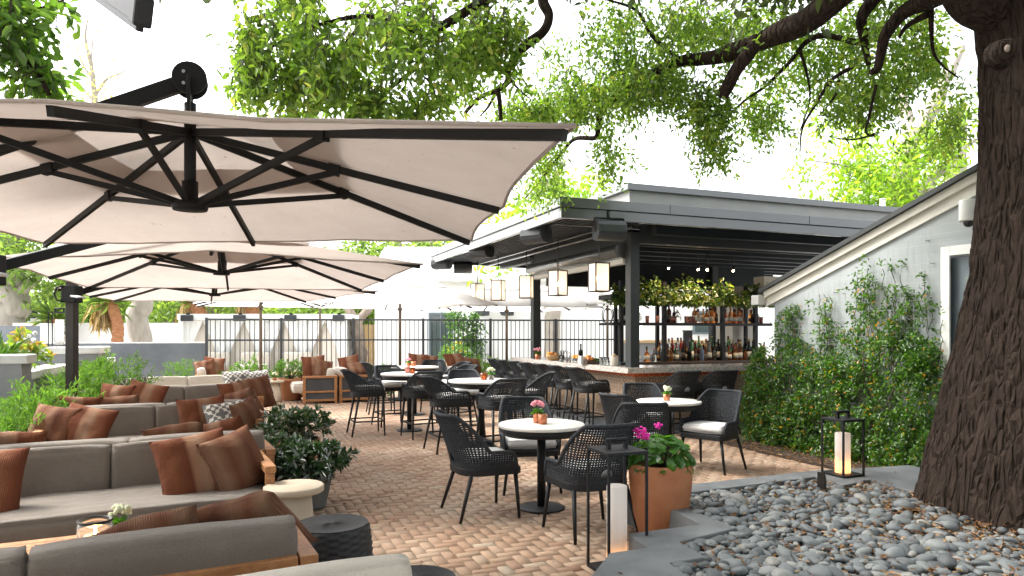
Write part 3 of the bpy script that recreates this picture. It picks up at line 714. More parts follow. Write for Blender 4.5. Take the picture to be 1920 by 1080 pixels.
for k, x in enumerate((-10.2, -8.8, -7.4)):
    l_ = thing('lounge_chair', ['left', 'middle', 'right'][k] + ' of three white cushioned daybeds inside the cabana', 'daybed', (x, 23.55, 0), group='daybeds inside the cabana')
    a = MB(); a.box(-.5, .5, -.3, .35, .1, .25); a.obj('base', 'tan_wood', l_); a = MB(); a.rbox((0, 0, .36), (1.0, .66, .24), .08); a.obj('cushion', 'sofa_pale', l_); a = MB(); a.rbox((0, .28, .62), (1.0, .16, .5), .07); a.obj('backrest', 'sofa_pale', l_)

# ---------------------------------------------------------------- white houses behind the railing
def window(parent, x0, x1, y, z0, z1, d=.06):
    a = MB(); wf = .06
    for (q0, q1, r0, r1) in ((x0 - wf, x0, z0 - wf, z1 + wf), (x1, x1 + wf, z0 - wf, z1 + wf), (x0, x1, z1, z1 + wf), (x0, x1, z0 - wf, z0)): a.box(q0, q1, y - d, y + .02, r0, r1)
    a.box((x0 + x1) / 2 - .03, (x0 + x1) / 2 + .03, y - d * .8, y + .02, z0, z1)
    f_ = a.obj('window', 'shed_door', parent); a = MB(); a.box(x0, x1, y - .02, y - .008, z0, z1); a.obj('pane', 'window_glass', f_)
hs_ = thing('house', 'long white sided house with a greenish sliding window behind the railing', 'house', (0, 24, 0))
a = MB(); a.box(-4.75, 5.6, 0, 6, 0, 3.35); a.obj('wall', 'white_siding', hs_)
a = MB(); a.add([(-4.95, -.35, 3.3), (5.9, -.35, 3.3), (5.9, 3, 4.75), (-4.95, 3, 4.75), (-4.95, 6.3, 3.3), (5.9, 6.3, 3.3), (-4.95, -.35, 3.42), (5.9, -.35, 3.42), (5.9, 3, 4.87), (-4.95, 3, 4.87), (-4.95, 6.3, 3.42), (5.9, 6.3, 3.42)],
    [(0, 3, 2, 1), (6, 7, 8, 9), (9, 8, 11, 10), (3, 4, 5, 2), (0, 1, 7, 6), (4, 10, 11, 5), (0, 6, 9, 3), (3, 9, 10, 4), (1, 2, 8, 7), (2, 5, 11, 8)]); a.obj('roof', 'white_paint', hs_)
window(hs_, -2.82, -2.1, 0, .62, 2.16)
a = MB(); a.box(-1.25, -1.0, -.5, -.05, 0, 1.3); a.obj('utility_box', 'stucco_grey', hs_)
for k, u in enumerate((908, 954)):
    l_ = thing('wall_speaker', ['left', 'right'][k] + ' of two grey speakers under the eave of the white house', 'speaker', P(u, 583, 23.7), group='grey speakers on the white house')
    a = MB(); a.tube([(-.3, 0, -.06), (-.1, 0, .02), (.18, 0, 0)], [.1, .2, .16], 12); a.obj('housing', 'dark_panel', l_); a = MB(); a.cyl((0, 0, 0), (0, .31, .05), .03); a.obj('bracket', 'white_paint', l_)
h2 = thing('house', 'white sided house wing with gable and wide window seen through the bar', 'house', (5.6, 21, 0))
a = MB(); a.prism([(-1.65, 0), (4.6, 0), (4.6, 2.9), (-1.65, 2.9)], 0, 2.7); a.obj('wall', 'white_siding', h2)
a = MB(); a.add([(-1.65, 0, 2.7), (4.6, 0, 2.7), (1.4, 0, 4.3), (-1.65, 2.9, 2.7), (4.6, 2.9, 2.7), (1.4, 2.9, 4.3)], [(0, 1, 2), (3, 5, 4)]); a.obj('gable', 'white_siding', h2)
a = MB(); a.bar((-1.95, 1.45, 2.58), (1.4, 1.45, 4.36), 3.3, .08); a.bar((1.4, 1.45, 4.36), (4.9, 1.45, 2.58), 3.3, .08); a.obj('roof', 'upper_fascia', h2)
window(h2, -3.02 + 2.95 - .0, .42 + .45, 0, 1.55, 2.13)
gw = thing('garden_wall', 'pale grey planter wall with yellow coping under the wide window', 'garden wall', (5.0, 19.4, 0)); a = MB(); a.box(-1.9, .7, 0, .4, 0, 1.25); a.obj('wall_body', 'stucco_grey', gw); a = MB(); a.box(-1.95, .75, -.05, .45, 1.25, 1.33); a.obj('coping', 'tan_wood', gw)
tf = thing('timber_fence', 'tan board fence behind the railing under the forked tree', 'fence', (-6.3, 27, 0))
a = MB()
for k in range(14): a.box(-.6 + k * .16, -.45 + k * .16, 0, .03, 0, 1.85)
a.obj('boards', 'tan_wood', tf); a = MB(); a.box(-.6, 1.64, .03, .08, .4, .5); a.box(-.6, 1.64, .03, .08, 1.4, 1.5); a.obj('rail', 'tan_wood', tf)

# ================================================================ SHED WITH THE VINE WALL
shed = thing('shed', 'grey white sided shed with white sloping eave on the right', 'building', S(7.02, 7.73), SITE)
SL = .343; Z0 = 1.96
def zt(y): return Z0 - SL * y            # local y runs 0 .. -4.4 towards the camera
a = MB(); pr = [(0, 0), (-2.50, 0), (-2.50, zt(-2.5)), (0, zt(0))]
def yz(poly, x0, x1):
    n = len(poly); vs = [(x0, p[0], p[1]) for p in poly] + [(x1, p[0], p[1]) for p in poly]
    return vs, [tuple(range(n)), tuple(range(2 * n - 1, n - 1, -1))] + [(i, n + i, n + (i + 1) % n, (i + 1) % n) for i in range(n)]
for poly in ([(0, 0), (-2.50, 0), (-2.50, zt(-2.5) + .15), (0, zt(0) + .15)], [(-2.50, 2.36), (-3.5, 2.36), (-3.5, zt(-3.5) + .15), (-2.50, zt(-2.5) + .15)], [(-3.5, 0), (-4.3, 0), (-4.3, zt(-4.3) + .15), (-3.5, zt(-3.5) + .15)]):
    vs, fs = yz(poly, 0, .14); a.add(vs, fs)
vs, fs = yz([(-.0, 0), (-.14, 0), (-.14, zt(0) + .1), (0, zt(0) + .1)], .14, 4.5); a.add(vs, fs)
a.obj('wall', 'shed_siding', shed)
a = MB(); vs, fs = yz([(.14, zt(.14)), (-4.4, zt(-4.4)), (-4.4, zt(-4.4) + .20), (.14, zt(.14) + .20)], -.03, -.002); a.add(vs, fs)
vs, fs = yz([(.14, zt(.14) + .12), (-4.4, zt(-4.4) + .12), (-4.4, zt(-4.4) + .215), (.14, zt(.14) + .215)], -.075, -.032); a.add(vs, fs)
a.obj('eave_board', 'cream_trim', shed, .006)
a = MB(); vs, fs = yz([(.2, zt(.2) + .216), (-4.4, zt(-4.4) + .216), (-4.4, zt(-4.4) + .27), (.2, zt(.2) + .27)], -.12, 4.5); a.add(vs, fs); a.obj('roof', 'bar_metal', shed)
a = MB(); a.box(-.16, 4.5, .15, .30, 1.94, 2.08); a.obj('gutter', 'white_paint', shed, .015)
a = MB(); a.box(-.025, .0, -2.60, -2.50, 0, 2.46); a.box(-.025, .0, -3.5, -2.602, 2.36, 2.46); a.obj('door_frame', 'white_paint', shed, .004)
d_ = MB(); d_.box(.05, .09, -3.48, -2.52, .02, 2.34).obj('door', 'shed_door', shed); a = MB(); a.box(.042, .049, -3.4, -2.72, 1.2, 2.14); a.obj('door_glass', 'window_glass', d_ if isinstance(d_, bpy.types.Object) else shed)
sg = thing('door_sign', 'small dark sign in the shed door glass', 'sign', S(7.02 + .036, 7.73 - 2.80, 1.95), SITE); a = MB(); a.box(-.004, .004, -.14, .05, -.16, .14); a.obj('plate', 'bottle_label_dark', sg)
cm = thing('security_camera', 'white dome security camera under the shed eave beside the oak', 'camera', S(7.02 - .10, 7.73 - 2.86, 2.78), SITE)
a = MB(); a.cyl((0, 0, -.10), (0, 0, .12), .085, .085, 20); a.obj('housing', 'white_paint', cm, .015); a = MB(); a.sphere((0, 0, -.11), .05); a.obj('dome', 'black_plastic', cm); a = MB(); a.box(.05, .1, -.03, .03, 0, .08); a.obj('mount', 'white_paint', cm)
vp = thing('vent_pipe', 'short white vent pipe on the roof behind the shed', 'pipe', P(1655, 408, 13.5)); a = MB(); a.cyl((0, 0, -.5), (0, 0, .34), .05, .05, 14); a.obj('pipe', 'white_paint', vp); a = MB(); a.cyl((0, 0, .34), (0, 0, .37), .055, .055, 14); a.obj('collar', 'stone_cap', vp)
# wire trellis
tr = thing('trellis', 'thin wire grid trellis fixed to the shed wall', 'trellis', S(7.02 - .05, 7.73), SITE); a = MB()
for k in range(30):
    y = -.08 - k * .085
    if y > -2.46: a.box(-.0015, .0015, y - .0015, y + .0015, .15, zt(y) - .12)
for k in range(28):
    z = .2 + k * .1; y0 = -.08 if z < zt(0) - .15 else (Z0 - z - .12) / SL - .0
    y1 = -2.44 if z < 2.5 else -3.4
    if y0 > y1: a.box(-.0045, -.0016, y1, y0, z - .0015, z + .0015)
a.obj('wire_grid', 'wire', tr)
for k, (y, z) in enumerate(((-1.1, 2.05), (-1.9, 2.3), (-2.35, 2.55), (-2.4, 2.3))):
    a = MB(); a.cyl((-.03, y, z), (.05, y, z), .006, .006, 6); a.obj('wall_pin', 'steel', tr)
# climbing jasmine: dense below, straggling shoots above
vine = thing('climbing_vine', 'dense green jasmine climbing the wire trellis on the shed wall', 'climbing plant', S(7.02, 6.5), SITE)
def top(y):      # height of the dense growth along the wall
    k = [(.35, 1.1), (.1, 1.45), (-.4, 1.6), (-.9, 1.5), (-1.3, 1.62), (-1.6, 1.55), (-1.85, 1.85), (-2.2, 1.62), (-2.45, 1.45), (-2.75, .8)]
    for (ya, za), (yb, zb) in zip(k, k[1:]):
        if ya >= y >= yb: return za + (zb - za) * (ya - y) / (ya - yb)
    return .5
pos = []; shoots = MB()
def put(x, y, z): pos.append((x, y + 1.23, z))
while len(pos) < 1750:
    y = random.uniform(-2.72, .34); h = top(y); z = h * (1 - random.random() ** 1.25 * 1.0)
    cl = noise.noise(Vector((y * 3.2, z * 3.2, 5))) + .9 - .95 * max(0, z / h - .38) * 1.5
    if random.random() > cl: continue
    th = .10 + .30 * (1 - z / h) ** .8; put(-.04 - random.random() ** .7 * th - .05 * noise.noise(Vector((y * 4, z * 4, 0))), y, z)
for k in range(34):
    y = random.uniform(-2.5, .1); z = top(y) * .75; x = -.05; path = []
    hmax = min(zt(y) - .2, top(y) + random.choice((.15, .3, .5, .75)))
    if k < 4: y, hmax = (-1.55, -1.72, -1.9, -2.12)[k], (2.32, 2.2, 2.3, 2.15)[k]; z = 1.1
    while z < hmax:
        path.append((x, y + 1.23, z)); z += .07; y += random.gauss(0, .022); x = -.045 + random.gauss(0, .012)
        if random.random() < .55: put(x - .02, y, z)
    if len(path) > 2: shoots.tube(path, .004, 5)
for k in range(16):
    y = random.uniform(-2.4, .2); path = [(-.12 - random.random() * .15, y + 1.23 + random.gauss(0, .03), z_) for z_ in np.linspace(.02, top(y) * .8, 7)]; shoots.tube(path, [.012 - .001 * i for i in range(7)], 6)
shoots.obj('stem', 'twig', vine)
p_, d_l, n_l = sprigs(np.array(pos), 14, .15, .026, .2); n = len(p_)
p_[:, 0] = np.minimum(p_[:, 0], -.02); keep = p_[:, 2] > .03; p_, d_l, n_l = p_[keep], d_l[keep], n_l[keep]; n = len(p_)
leaves_obj('foliage', p_, d_l, n_l, rng.uniform(.032, .06, n), rng.uniform(.018, .030, n), 'leaf_vine', np.clip(rng.normal(.5, .25, n), 0, 1) , vine)

# ================================================================ BAR PAVILION
bar = thing('bar_pavilion', 'open bar pavilion with dark metal roof and tiled granite counter', 'bar', S(5.364, 8.931), SITE)
CT = 1.02
a = MB(); a.prism([(0, 0), (4.3, 0), (4.3, .72), (.72, .72), (.72, 4.75), (0, 4.75)], CT - .085, CT); a.obj('counter_top', 'granite', bar, .006)
a = MB(); a.prism([(.30, .30), (4.2, .30), (4.2, .66), (.66, .66), (.66, 4.6), (.30, 4.6)], .13, CT - .086); a.obj('bar_front', 'patterned_tile', bar)
a = MB(); a.prism([(.2, .2), (4.25, .2), (4.25, .64), (.64, .64), (.64, 4.65), (.2, 4.65)], .02, .13); a.obj('plinth', 'bluestone', bar, .008)
for (x, y, z0) in ((.20, .20, CT), (.20, 3.90, CT), (4.55, .2, .02), (4.55, 3.9, .02)):
    a = MB(); a.box(x - .078, x + .078, y - .078, y + .078, z0, 3.06); p_o = a.obj('post', 'bar_metal', bar, .006)
RX0, RX1, RY0, RY1 = -1.486, 7.6, -.79, 5.85
a = MB()
def ring(a, x0, x1, y0, y1, t_, z0, z1):
    a.box(x0, x1, y0, y0 + t_, z0, z1); a.box(x0, x1, y1 - t_, y1, z0, z1); a.box(x0, x0 + t_, y0 + t_, y1 - t_, z0, z1); a.box(x1 - t_, x1, y0 + t_, y1 - t_, z0, z1)
ring(a, RX0, RX1, RY0, RY1, .06, 3.185, 3.315); ring(a, RX0 + .03, RX1 - .03, RY0 + .03, RY1 - .03, .06, 3.045, 3.183); a.obj('fascia', 'fascia_metal', bar, .006)
for x in (.2, 2.7, 5.2):
    a = MB(); a.box(x - .003, x + .003, RY0 - .003, RY0, 3.19, 3.312); a.obj('fascia_joint', 'bar_soffit', bar)
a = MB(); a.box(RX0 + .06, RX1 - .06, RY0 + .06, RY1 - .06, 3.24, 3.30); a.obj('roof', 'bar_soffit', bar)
a = MB()
for k in range(40):
    x = RX0 + .12 + k * .085
    if x < .1: a.box(x, x + .05, RY0 + .1, RY1 - .1, 3.10, 3.16)
for k in range(10): y = RY0 + .55 + k * .62; a.box(.30, RX1 - .1, y - .06, y + .06, 2.98, 3.235)
for k in range(6): y = RY0 + .1 + k * 1.06; a.box(RX0 + .1, .08, y, y + .05, 3.165, 3.235)
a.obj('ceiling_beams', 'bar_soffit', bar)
a = MB(); a.box(.12, .28, .30, 3.80, 2.92, 3.235); a.box(.28, 4.47, .13, .27, 2.90, 3.235); a.box(.12, .28, 3.99, RY1 - .1, 2.98, 3.235); a.obj('header_beam', 'bar_metal', bar, .004)
a = MB(); a.box(.06, .26, .285, 3.815, 2.68, 2.915); a.cyl((.05, .3, 2.80), (.05, 3.8, 2.80), .10, .10, 18); a.obj('roller_shutter', 'fascia_metal', bar); a = MB(); a.box(.08, .2, .285, 3.815, 2.60, 2.675); a.obj('shutter_rail', 'cream_trim', bar)
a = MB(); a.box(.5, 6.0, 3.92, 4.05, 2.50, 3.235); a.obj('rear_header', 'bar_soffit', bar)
a = MB(); a.cyl((-.42, -.6, 3.06), (-.42, 5.6, 3.06), .016, .016, 8); a.cyl((-.25, -.5, 3.02), (-.25, 5.6, 3.02), .022, .022, 8); a.cyl((-1.3, -.15, 3.06), (.1, -.15, 3.06), .012, .012, 8); a.obj('conduit', 'fascia_metal', bar)
a = MB(); UX0, UX1, UY0, UY1 = .40, 7.3, .62, 5.4
a.box(UX0, UX1, UY0, UY1, 3.30, 3.80); a.obj('upper_roof', 'upper_fascia', bar); a = MB(); a.box(UX0 - .07, UX1 + .07, UY0 - .07, UY1 + .07, 3.80, 3.905); a.obj('roof_cap', 'fascia_metal', bar, .006)
a = MB(); a.box(4.15, 4.75, 2.75, 3.3, .02, 2.5); a.box(4.3, 5.6, 2.0, 2.3, 2.28, 2.66); a.obj('tiled_pillar', 'tile_cream', bar, .004)
LB = bar.matrix_world
def B(x, y, z): return S(5.364, 8.931) + S(x, y, z)
# back bar counter and bottle shelf
bs = thing('bottle_shelf', 'black steel frame bottle shelf standing on the back bar', 'shelf', B(0, 0, 0), SITE)
a = MB(); a.box(.95, 4.75, 2.12, 2.66, .04, .96); a.obj('back_bar', 'bar_wood', bs, .006)
a = MB(); a.box(.9, 4.8, 2.08, 2.7, .962, 1.0); a.obj('counter', 'bar_wood', bs, .004)
for x in (1.15, 2.08, 3.42, 4.22):
    a = MB(); a.box(x - .035, x + .035, 2.12, 2.19, 1.0, 2.5); a.obj('upright', 'dark_metal', bs); 
    a = MB(); a.box(x + .13, x + .19, 2.60, 2.66, 1.0, 2.5); a.obj('upright', 'dark_metal', bs)
a = MB(); a.box(.95, 4.6, 2.19, 2.6, 1.68, 1.725); a.box(.95, 4.6, 2.10, 2.19, 1.675, 1.73); a.obj('shelf_board', 'dark_metal', bs)
a = MB(); a.box(.95, 4.6, 2.14, 2.64, 2.16, 2.24); a.obj('top_tray', 'dark_metal', bs)
gl = thing('trailing_plant', 'green and yellow trailing plant hanging along the top of the bottle shelf', 'plant', B(2.8, 2.3, 2.24), SITE)
pos = np.stack([rng.uniform(-1.75, 2.0, 520), rng.normal(-.12, .12, 520), rng.normal(.06, .13, 520)], 1); pos[:, 2] -= .12 * (np.sin(pos[:, 0] * 7) > .3)
p_, d_l, n_l = sprigs(pos, 9, .18, .03, .6); n = len(p_); p_[:, 2] = np.where(p_[:, 2] < -.06 - .10 * rng.random(n) ** 3, -.06 - .1 * rng.random(n), np.minimum(p_[:, 2], .40))
leaves_obj('foliage', p_, d_l, n_l + np.array([0, -.6, 0]), rng.uniform(.05, .09, n), rng.uniform(.04, .06, n), 'leaf_garland', None, gl)
for k, u in enumerate((1268, 1315, 1334, 1380)):
    q = B(*( [1.9, 2.55, 2.75, 3.35][k], 1.75, 2.72)); s_ = thing('spotlight', ['leftmost', 'second', 'third', 'rightmost'][k] + ' small warm ceiling spotlight above the bottle shelf', 'spotlight', q, SITE, 'ceiling spotlights in the bar')
    a = MB(); a.cyl((0, 0, 0), (0, .0, .09), .03, .025, 14); a.obj('housing', 'black_plastic', s_); a = MB(); a.sphere((0, 0, -.004), .02); a.obj('bulb', 'spot_glow', s_); a = MB(); a.cyl((0, 0, .09), (0, 0, .30), .008, .008, 6); a.obj('stem', 'black_plastic', s_)
    ld = bpy.data.lights.new('spotlight_beam', 'SPOT'); lo = bpy.data.objects.new('spotlight_beam', ld); COL.objects.link(lo); lo.parent = s_; lo.location = (0, 0, -.05); ld.energy = 9; ld.color = (1, .72, .42); ld.spot_size = R(110); ld.spot_blend = .6; ld.shadow_soft_size = .03; lo.rotation_euler = (R(26), 0, 0)

# bottles ---------------------------------------------------------------
SHAPES = {'wine': [(.036, 0), (.037, .16), (.034, .19), (.015, .225), (.0145, .29)], 'spirit': [(.036, 0), (.038, .01), (.038, .15), (.030, .178), (.014, .195), (.0135, .25)],
          'squat': [(.045, 0), (.047, .012), (.046, .10), (.034, .135), (.014, .15), (.0135, .20)], 'tall': [(.031, 0), (.032, .2), (.016, .24), (.014, .315)], 'decanter': [(.05, 0), (.052, .13), (.045, .17), (.018, .2), (.018, .22)]}
KIN = {'glass_amber': 'amber', 'glass_orange': 'orange', 'glass_green': 'green', 'glass_dark': 'black', 'glass_blue': 'blue', 'glass_red': 'red', 'glass_gin': 'clear', 'glass_whiskey': 'whisky brown', 'glass_rose': 'pink', 'glass_brown': 'dark brown'}
ORD = 'first second third fourth fifth sixth seventh eighth ninth tenth eleventh twelfth thirteenth fourteenth fifteenth sixteenth seventeenth eighteenth nineteenth twentieth'.split()
BM_ = {}
def bottle(loc, shp, gm, cap, lab, label, group, sc):
    key = (shp, gm, cap, lab)
    if key not in BM_:
        pr_ = SHAPES[shp]; a = MB(); a.lathe([(0, 0)] + pr_ + [(0, pr_[-1][1])], 16); h = pr_[-1][1]
        a.lathe([(0, h), (.0165, h + .001), (.0165, h + .03), (0, h + .03)], 12, mi=1)
        if lab: r = pr_[2][0] + .0012 if len(pr_) > 5 else pr_[1][0] + .0012; a.lathe([(r, h * .16), (r, h * .46)], 16, mi=2)
        BM_[key] = a.mesh('bottle', [gm, cap, lab or 'bottle_label'])
    o_ = bpy.data.objects.new('bottle', BM_[key]); COL.objects.link(o_); o_.location = loc; o_.rotation_euler = (0, 0, random.uniform(0, 6)); o_.scale = (sc, sc, sc)
    tag(o_, label, 'bottle', group)
rb = random.Random(5)
def row(n, x0, x1, ys, z, pool, shelfname, group):
    cnt = {}
    xs = sorted(x0 + (x1 - x0) * (i + rb.uniform(.2, .8)) / n for i in range(n)); picks = [rb.choice(pool) for _ in xs]; tot = {}
    for x, (shp, gm) in zip(xs, picks):
        nm = KIN[gm]; cnt[nm] = cnt.get(nm, 0) + 1; cap = rb.choice(['cap_black', 'cap_black', 'cap_gold', 'cap_red']); lab = rb.choice(['bottle_label', 'bottle_label', 'bottle_label_dark', None])
        bottle(B(x, rb.choice(ys), z), shp, gm, cap, lab, f'{nm} glass bottle, {ORD[cnt[nm]-1]} such from left, {shelfname}', group, rb.uniform(.95, 1.3))
POOL = [('spirit', 'glass_amber'), ('spirit', 'glass_whiskey'), ('wine', 'glass_dark'), ('spirit', 'glass_gin'), ('tall', 'glass_green'), ('spirit', 'glass_brown'), ('squat', 'glass_orange'), ('wine', 'glass_red'), ('spirit', 'glass_brown'), ('spirit', 'glass_whiskey'), ('tall', 'glass_gin')]
for z_, nm_, ys_, n_ in ((1.001, 'front row of lower back bar', (2.20, 2.26), 26), (1.001, 'middle row of lower back bar', (2.34, 2.38), 26), (1.062, 'raised rear row of lower back bar', (2.48, 2.53), 24)): row(n_, 2.14, 4.6, ys_, z_, POOL, nm_, 'bottles crowded on the lower back bar')
a = MB(); a.box(2.05, 4.65, 2.44, 2.60, 1.001, 1.06); a.obj('bottle_step', 'bar_wood', bs, .004)
bottle(B(2.98, 2.22, 1.001), 'spirit', 'glass_blue', 'cap_gold', None, 'cobalt blue glass bottle standing on the lower back bar', None, 1.15)
row(4, 1.18, 1.5, (2.3, 2.4), 1.727, [('wine', 'glass_dark')], 'left of upper shelf', 'bottles on the upper shelf'); row(3, 2.14, 2.5, (2.3, 2.4), 1.727, [('wine', 'glass_dark'), ('wine', 'glass_brown')], 'middle of upper shelf', 'bottles on the upper shelf')
row(26, 2.80, 4.35, (2.26, 2.36, 2.46), 1.727, [('spirit', 'glass_orange'), ('spirit', 'glass_amber'), ('squat', 'glass_gin'), ('squat', 'glass_orange'), ('spirit', 'glass_whiskey')], 'right of upper shelf', 'bottles on the upper shelf')
row(4, 1.35, 1.95, (2.25,), 1.001, [('squat', 'glass_gin'), ('squat', 'glass_orange')], 'left end of back bar', 'bottles crowded on the lower back bar')
for k, (x, nm) in enumerate(((1.62, 'left'), (2.5, 'middle'), (4.4, 'right'))):
    t_ = thing('glass_lantern', f'{nm} domed clear glass jar with pale lid on the upper shelf', 'glass jar', B(x, 2.34, 1.727), SITE, 'domed glass jars on the upper shelf')
    a = MB(); a.lathe([(.075, 0), (.078, .01), (.078, .12), (.05, .18), (.03, .2)], 18); a.obj('glass_body', 'glass_clear', t_); a = MB(); a.lathe([(0, .2), (.034, .2), (.034, .225), (.012, .23), (.014, .26), (0, .262)], 14); a.obj('lid', 'bottle_label', t_)
for k in range(9):
    x = [1.98, 2.28, 2.36, 2.62, 2.70, 2.78, 4.32, 4.42, 1.75][k]
    t_ = thing('drinking_glass', f'stacked peach tinted drinking glass, {ORD[k]} in the row on the upper shelf', 'glass', B(x, 2.22, 1.727), SITE, 'tinted glasses on the upper shelf'); a = MB(); a.lathe([(.032, 0), (.038, .13), (.035, .13), (.03, .008)], 16); a.obj('tumbler', 'glass_rose', t_)
sgn = thing('menu_board', 'small grey menu board hanging behind the lower bottles', 'menu board', B(3.18, 2.95, 1.35), SITE); a = MB(); a.box(-.11, .11, -.01, .01, -.2, .22); a.obj('board', 'stucco_grey', sgn); a = MB(); a.box(-.125, .125, -.008, .012, -.22, -.201); a.box(-.125, .125, -.008, .012, .221, .24); a.obj('frame', 'dark_metal', sgn)

# ================================================================ THINGS HUNG UNDER THE EAVE
def pendant():
    t_ = thing('pendant_lantern', '', 'pendant lamp'); h, r = .42, .108
    a = MB(); f_ = .0085
    for sx in (-1, 1):
        for sy in (-1, 1): a.box(sx * r - f_, sx * r + f_, sy * r - f_, sy * r + f_, -h, 0)
    for z in (-h, -f_ * 2):
        a.box(-r, r, -r - f_, -r + f_, z, z + 2 * f_); a.box(-r, r, r - f_, r + f_, z, z + 2 * f_); a.box(-r - f_, -r + f_, -r, r, z, z + 2 * f_); a.box(r - f_, r + f_, -r, r, z, z + 2 * f_)
    a.obj('frame', 'bronze_metal', t_)
    for k in range(4):
        a = MB(); a.box(-r + f_, r - f_, -r - .002, -r + .002, -h + .014, -.014); a.obj('glass_panel', 'lamp_shade_glass', t_, rot=90 * k)
    a = MB(); a.sphere((0, 0, -.22), (.030, .030, .042)); a.obj('bulb', 'bulb_glow', t_); a = MB(); a.cyl((0, 0, -.18), (0, 0, 0), .014, .014, 10); a.obj('socket', 'bronze_metal', t_)
    a = MB(); a.cyl((0, 0, 0), (0, 0, .55), .009, .009, 6); a.obj('cord', 'black_plastic', t_); a = MB(); a.cyl((0, 0, .55), (0, 0, .58), .05, .05, 14); a.obj('ceiling_rose', 'black_plastic', t_)
    return t_
pp = note(pendant())
PN = ['nearest', 'second nearest', 'middle', 'second farthest', 'farthest']
for k, (u, v, Y) in enumerate(((1123, 493, 10.0), (1046, 507, 11.4), (987, 517, 12.8), (934, 525, 14.1), (895.5, 532, 15.2))):
    q = P(u, v, Y); dup(pp, f'{PN[k]} of the row of glowing box pendant lanterns along the bar eave', q, SITE + (0, 20, 55, 48, 12)[k], 'pendant lanterns along the bar eave')
def speaker():
    t_ = thing('speaker', '', 'speaker'); a = MB()
    pts = [(.135 * math.copysign(abs(math.cos(q)) ** .8, math.cos(q)) , .13 * math.copysign(abs(math.sin(q)) ** .8, math.sin(q))) for q in np.linspace(0, 2 * math.pi, 21)[:-1]]
    n = len(pts); vs = [(-.2, p[0], p[1]) for p in pts] + [(.2, p[0], p[1]) for p in pts]
    a.add(vs, [tuple(range(n)), tuple(range(2 * n - 1, n - 1, -1))] + [(i, n + i, n + (i + 1) % n, (i + 1) % n) for i in range(n)]); a.obj('cabinet', 'speaker_grey', t_, .012)
    a = MB(); a.box(-.185, .185, -.142, -.120, -.05, .05); a.obj('grille', 'bar_metal', t_, .006)
    a = MB(); a.box(-.21, -.203, -.03, .03, -.02, .17); a.box(.203, .21, -.03, .03, -.02, .17); a.box(-.21, .21, -.03, .03, .165, .175); a.cyl((0, 0, .17), (0, 0, .30), .018, .018, 8); a.obj('bracket', 'black_plastic', t_)
    return t_
pp = note(speaker())
for k, (u, v, Y, ry, nm) in enumerate(((1143, 433, 9.25, SITE - 8, 'nearest speaker, facing the tables under the roof corner'), (1005, 440, 10.2, SITE - 62, 'second speaker along the eave, turned sideways'), (903, 471, 12.7, SITE - 60, 'third speaker along the eave, turned sideways'), (828, 494, 15.0, SITE - 50, 'farthest sideways speaker, at the left end of the roof'), (868, 502, 15.4, SITE - 15, 'speaker facing the tables at the far end of the roof'))):
    dup(pp, 'black ' + nm, P(u, v, Y), (R(-8), 0, R(ry)), 'black speakers under the bar roof')

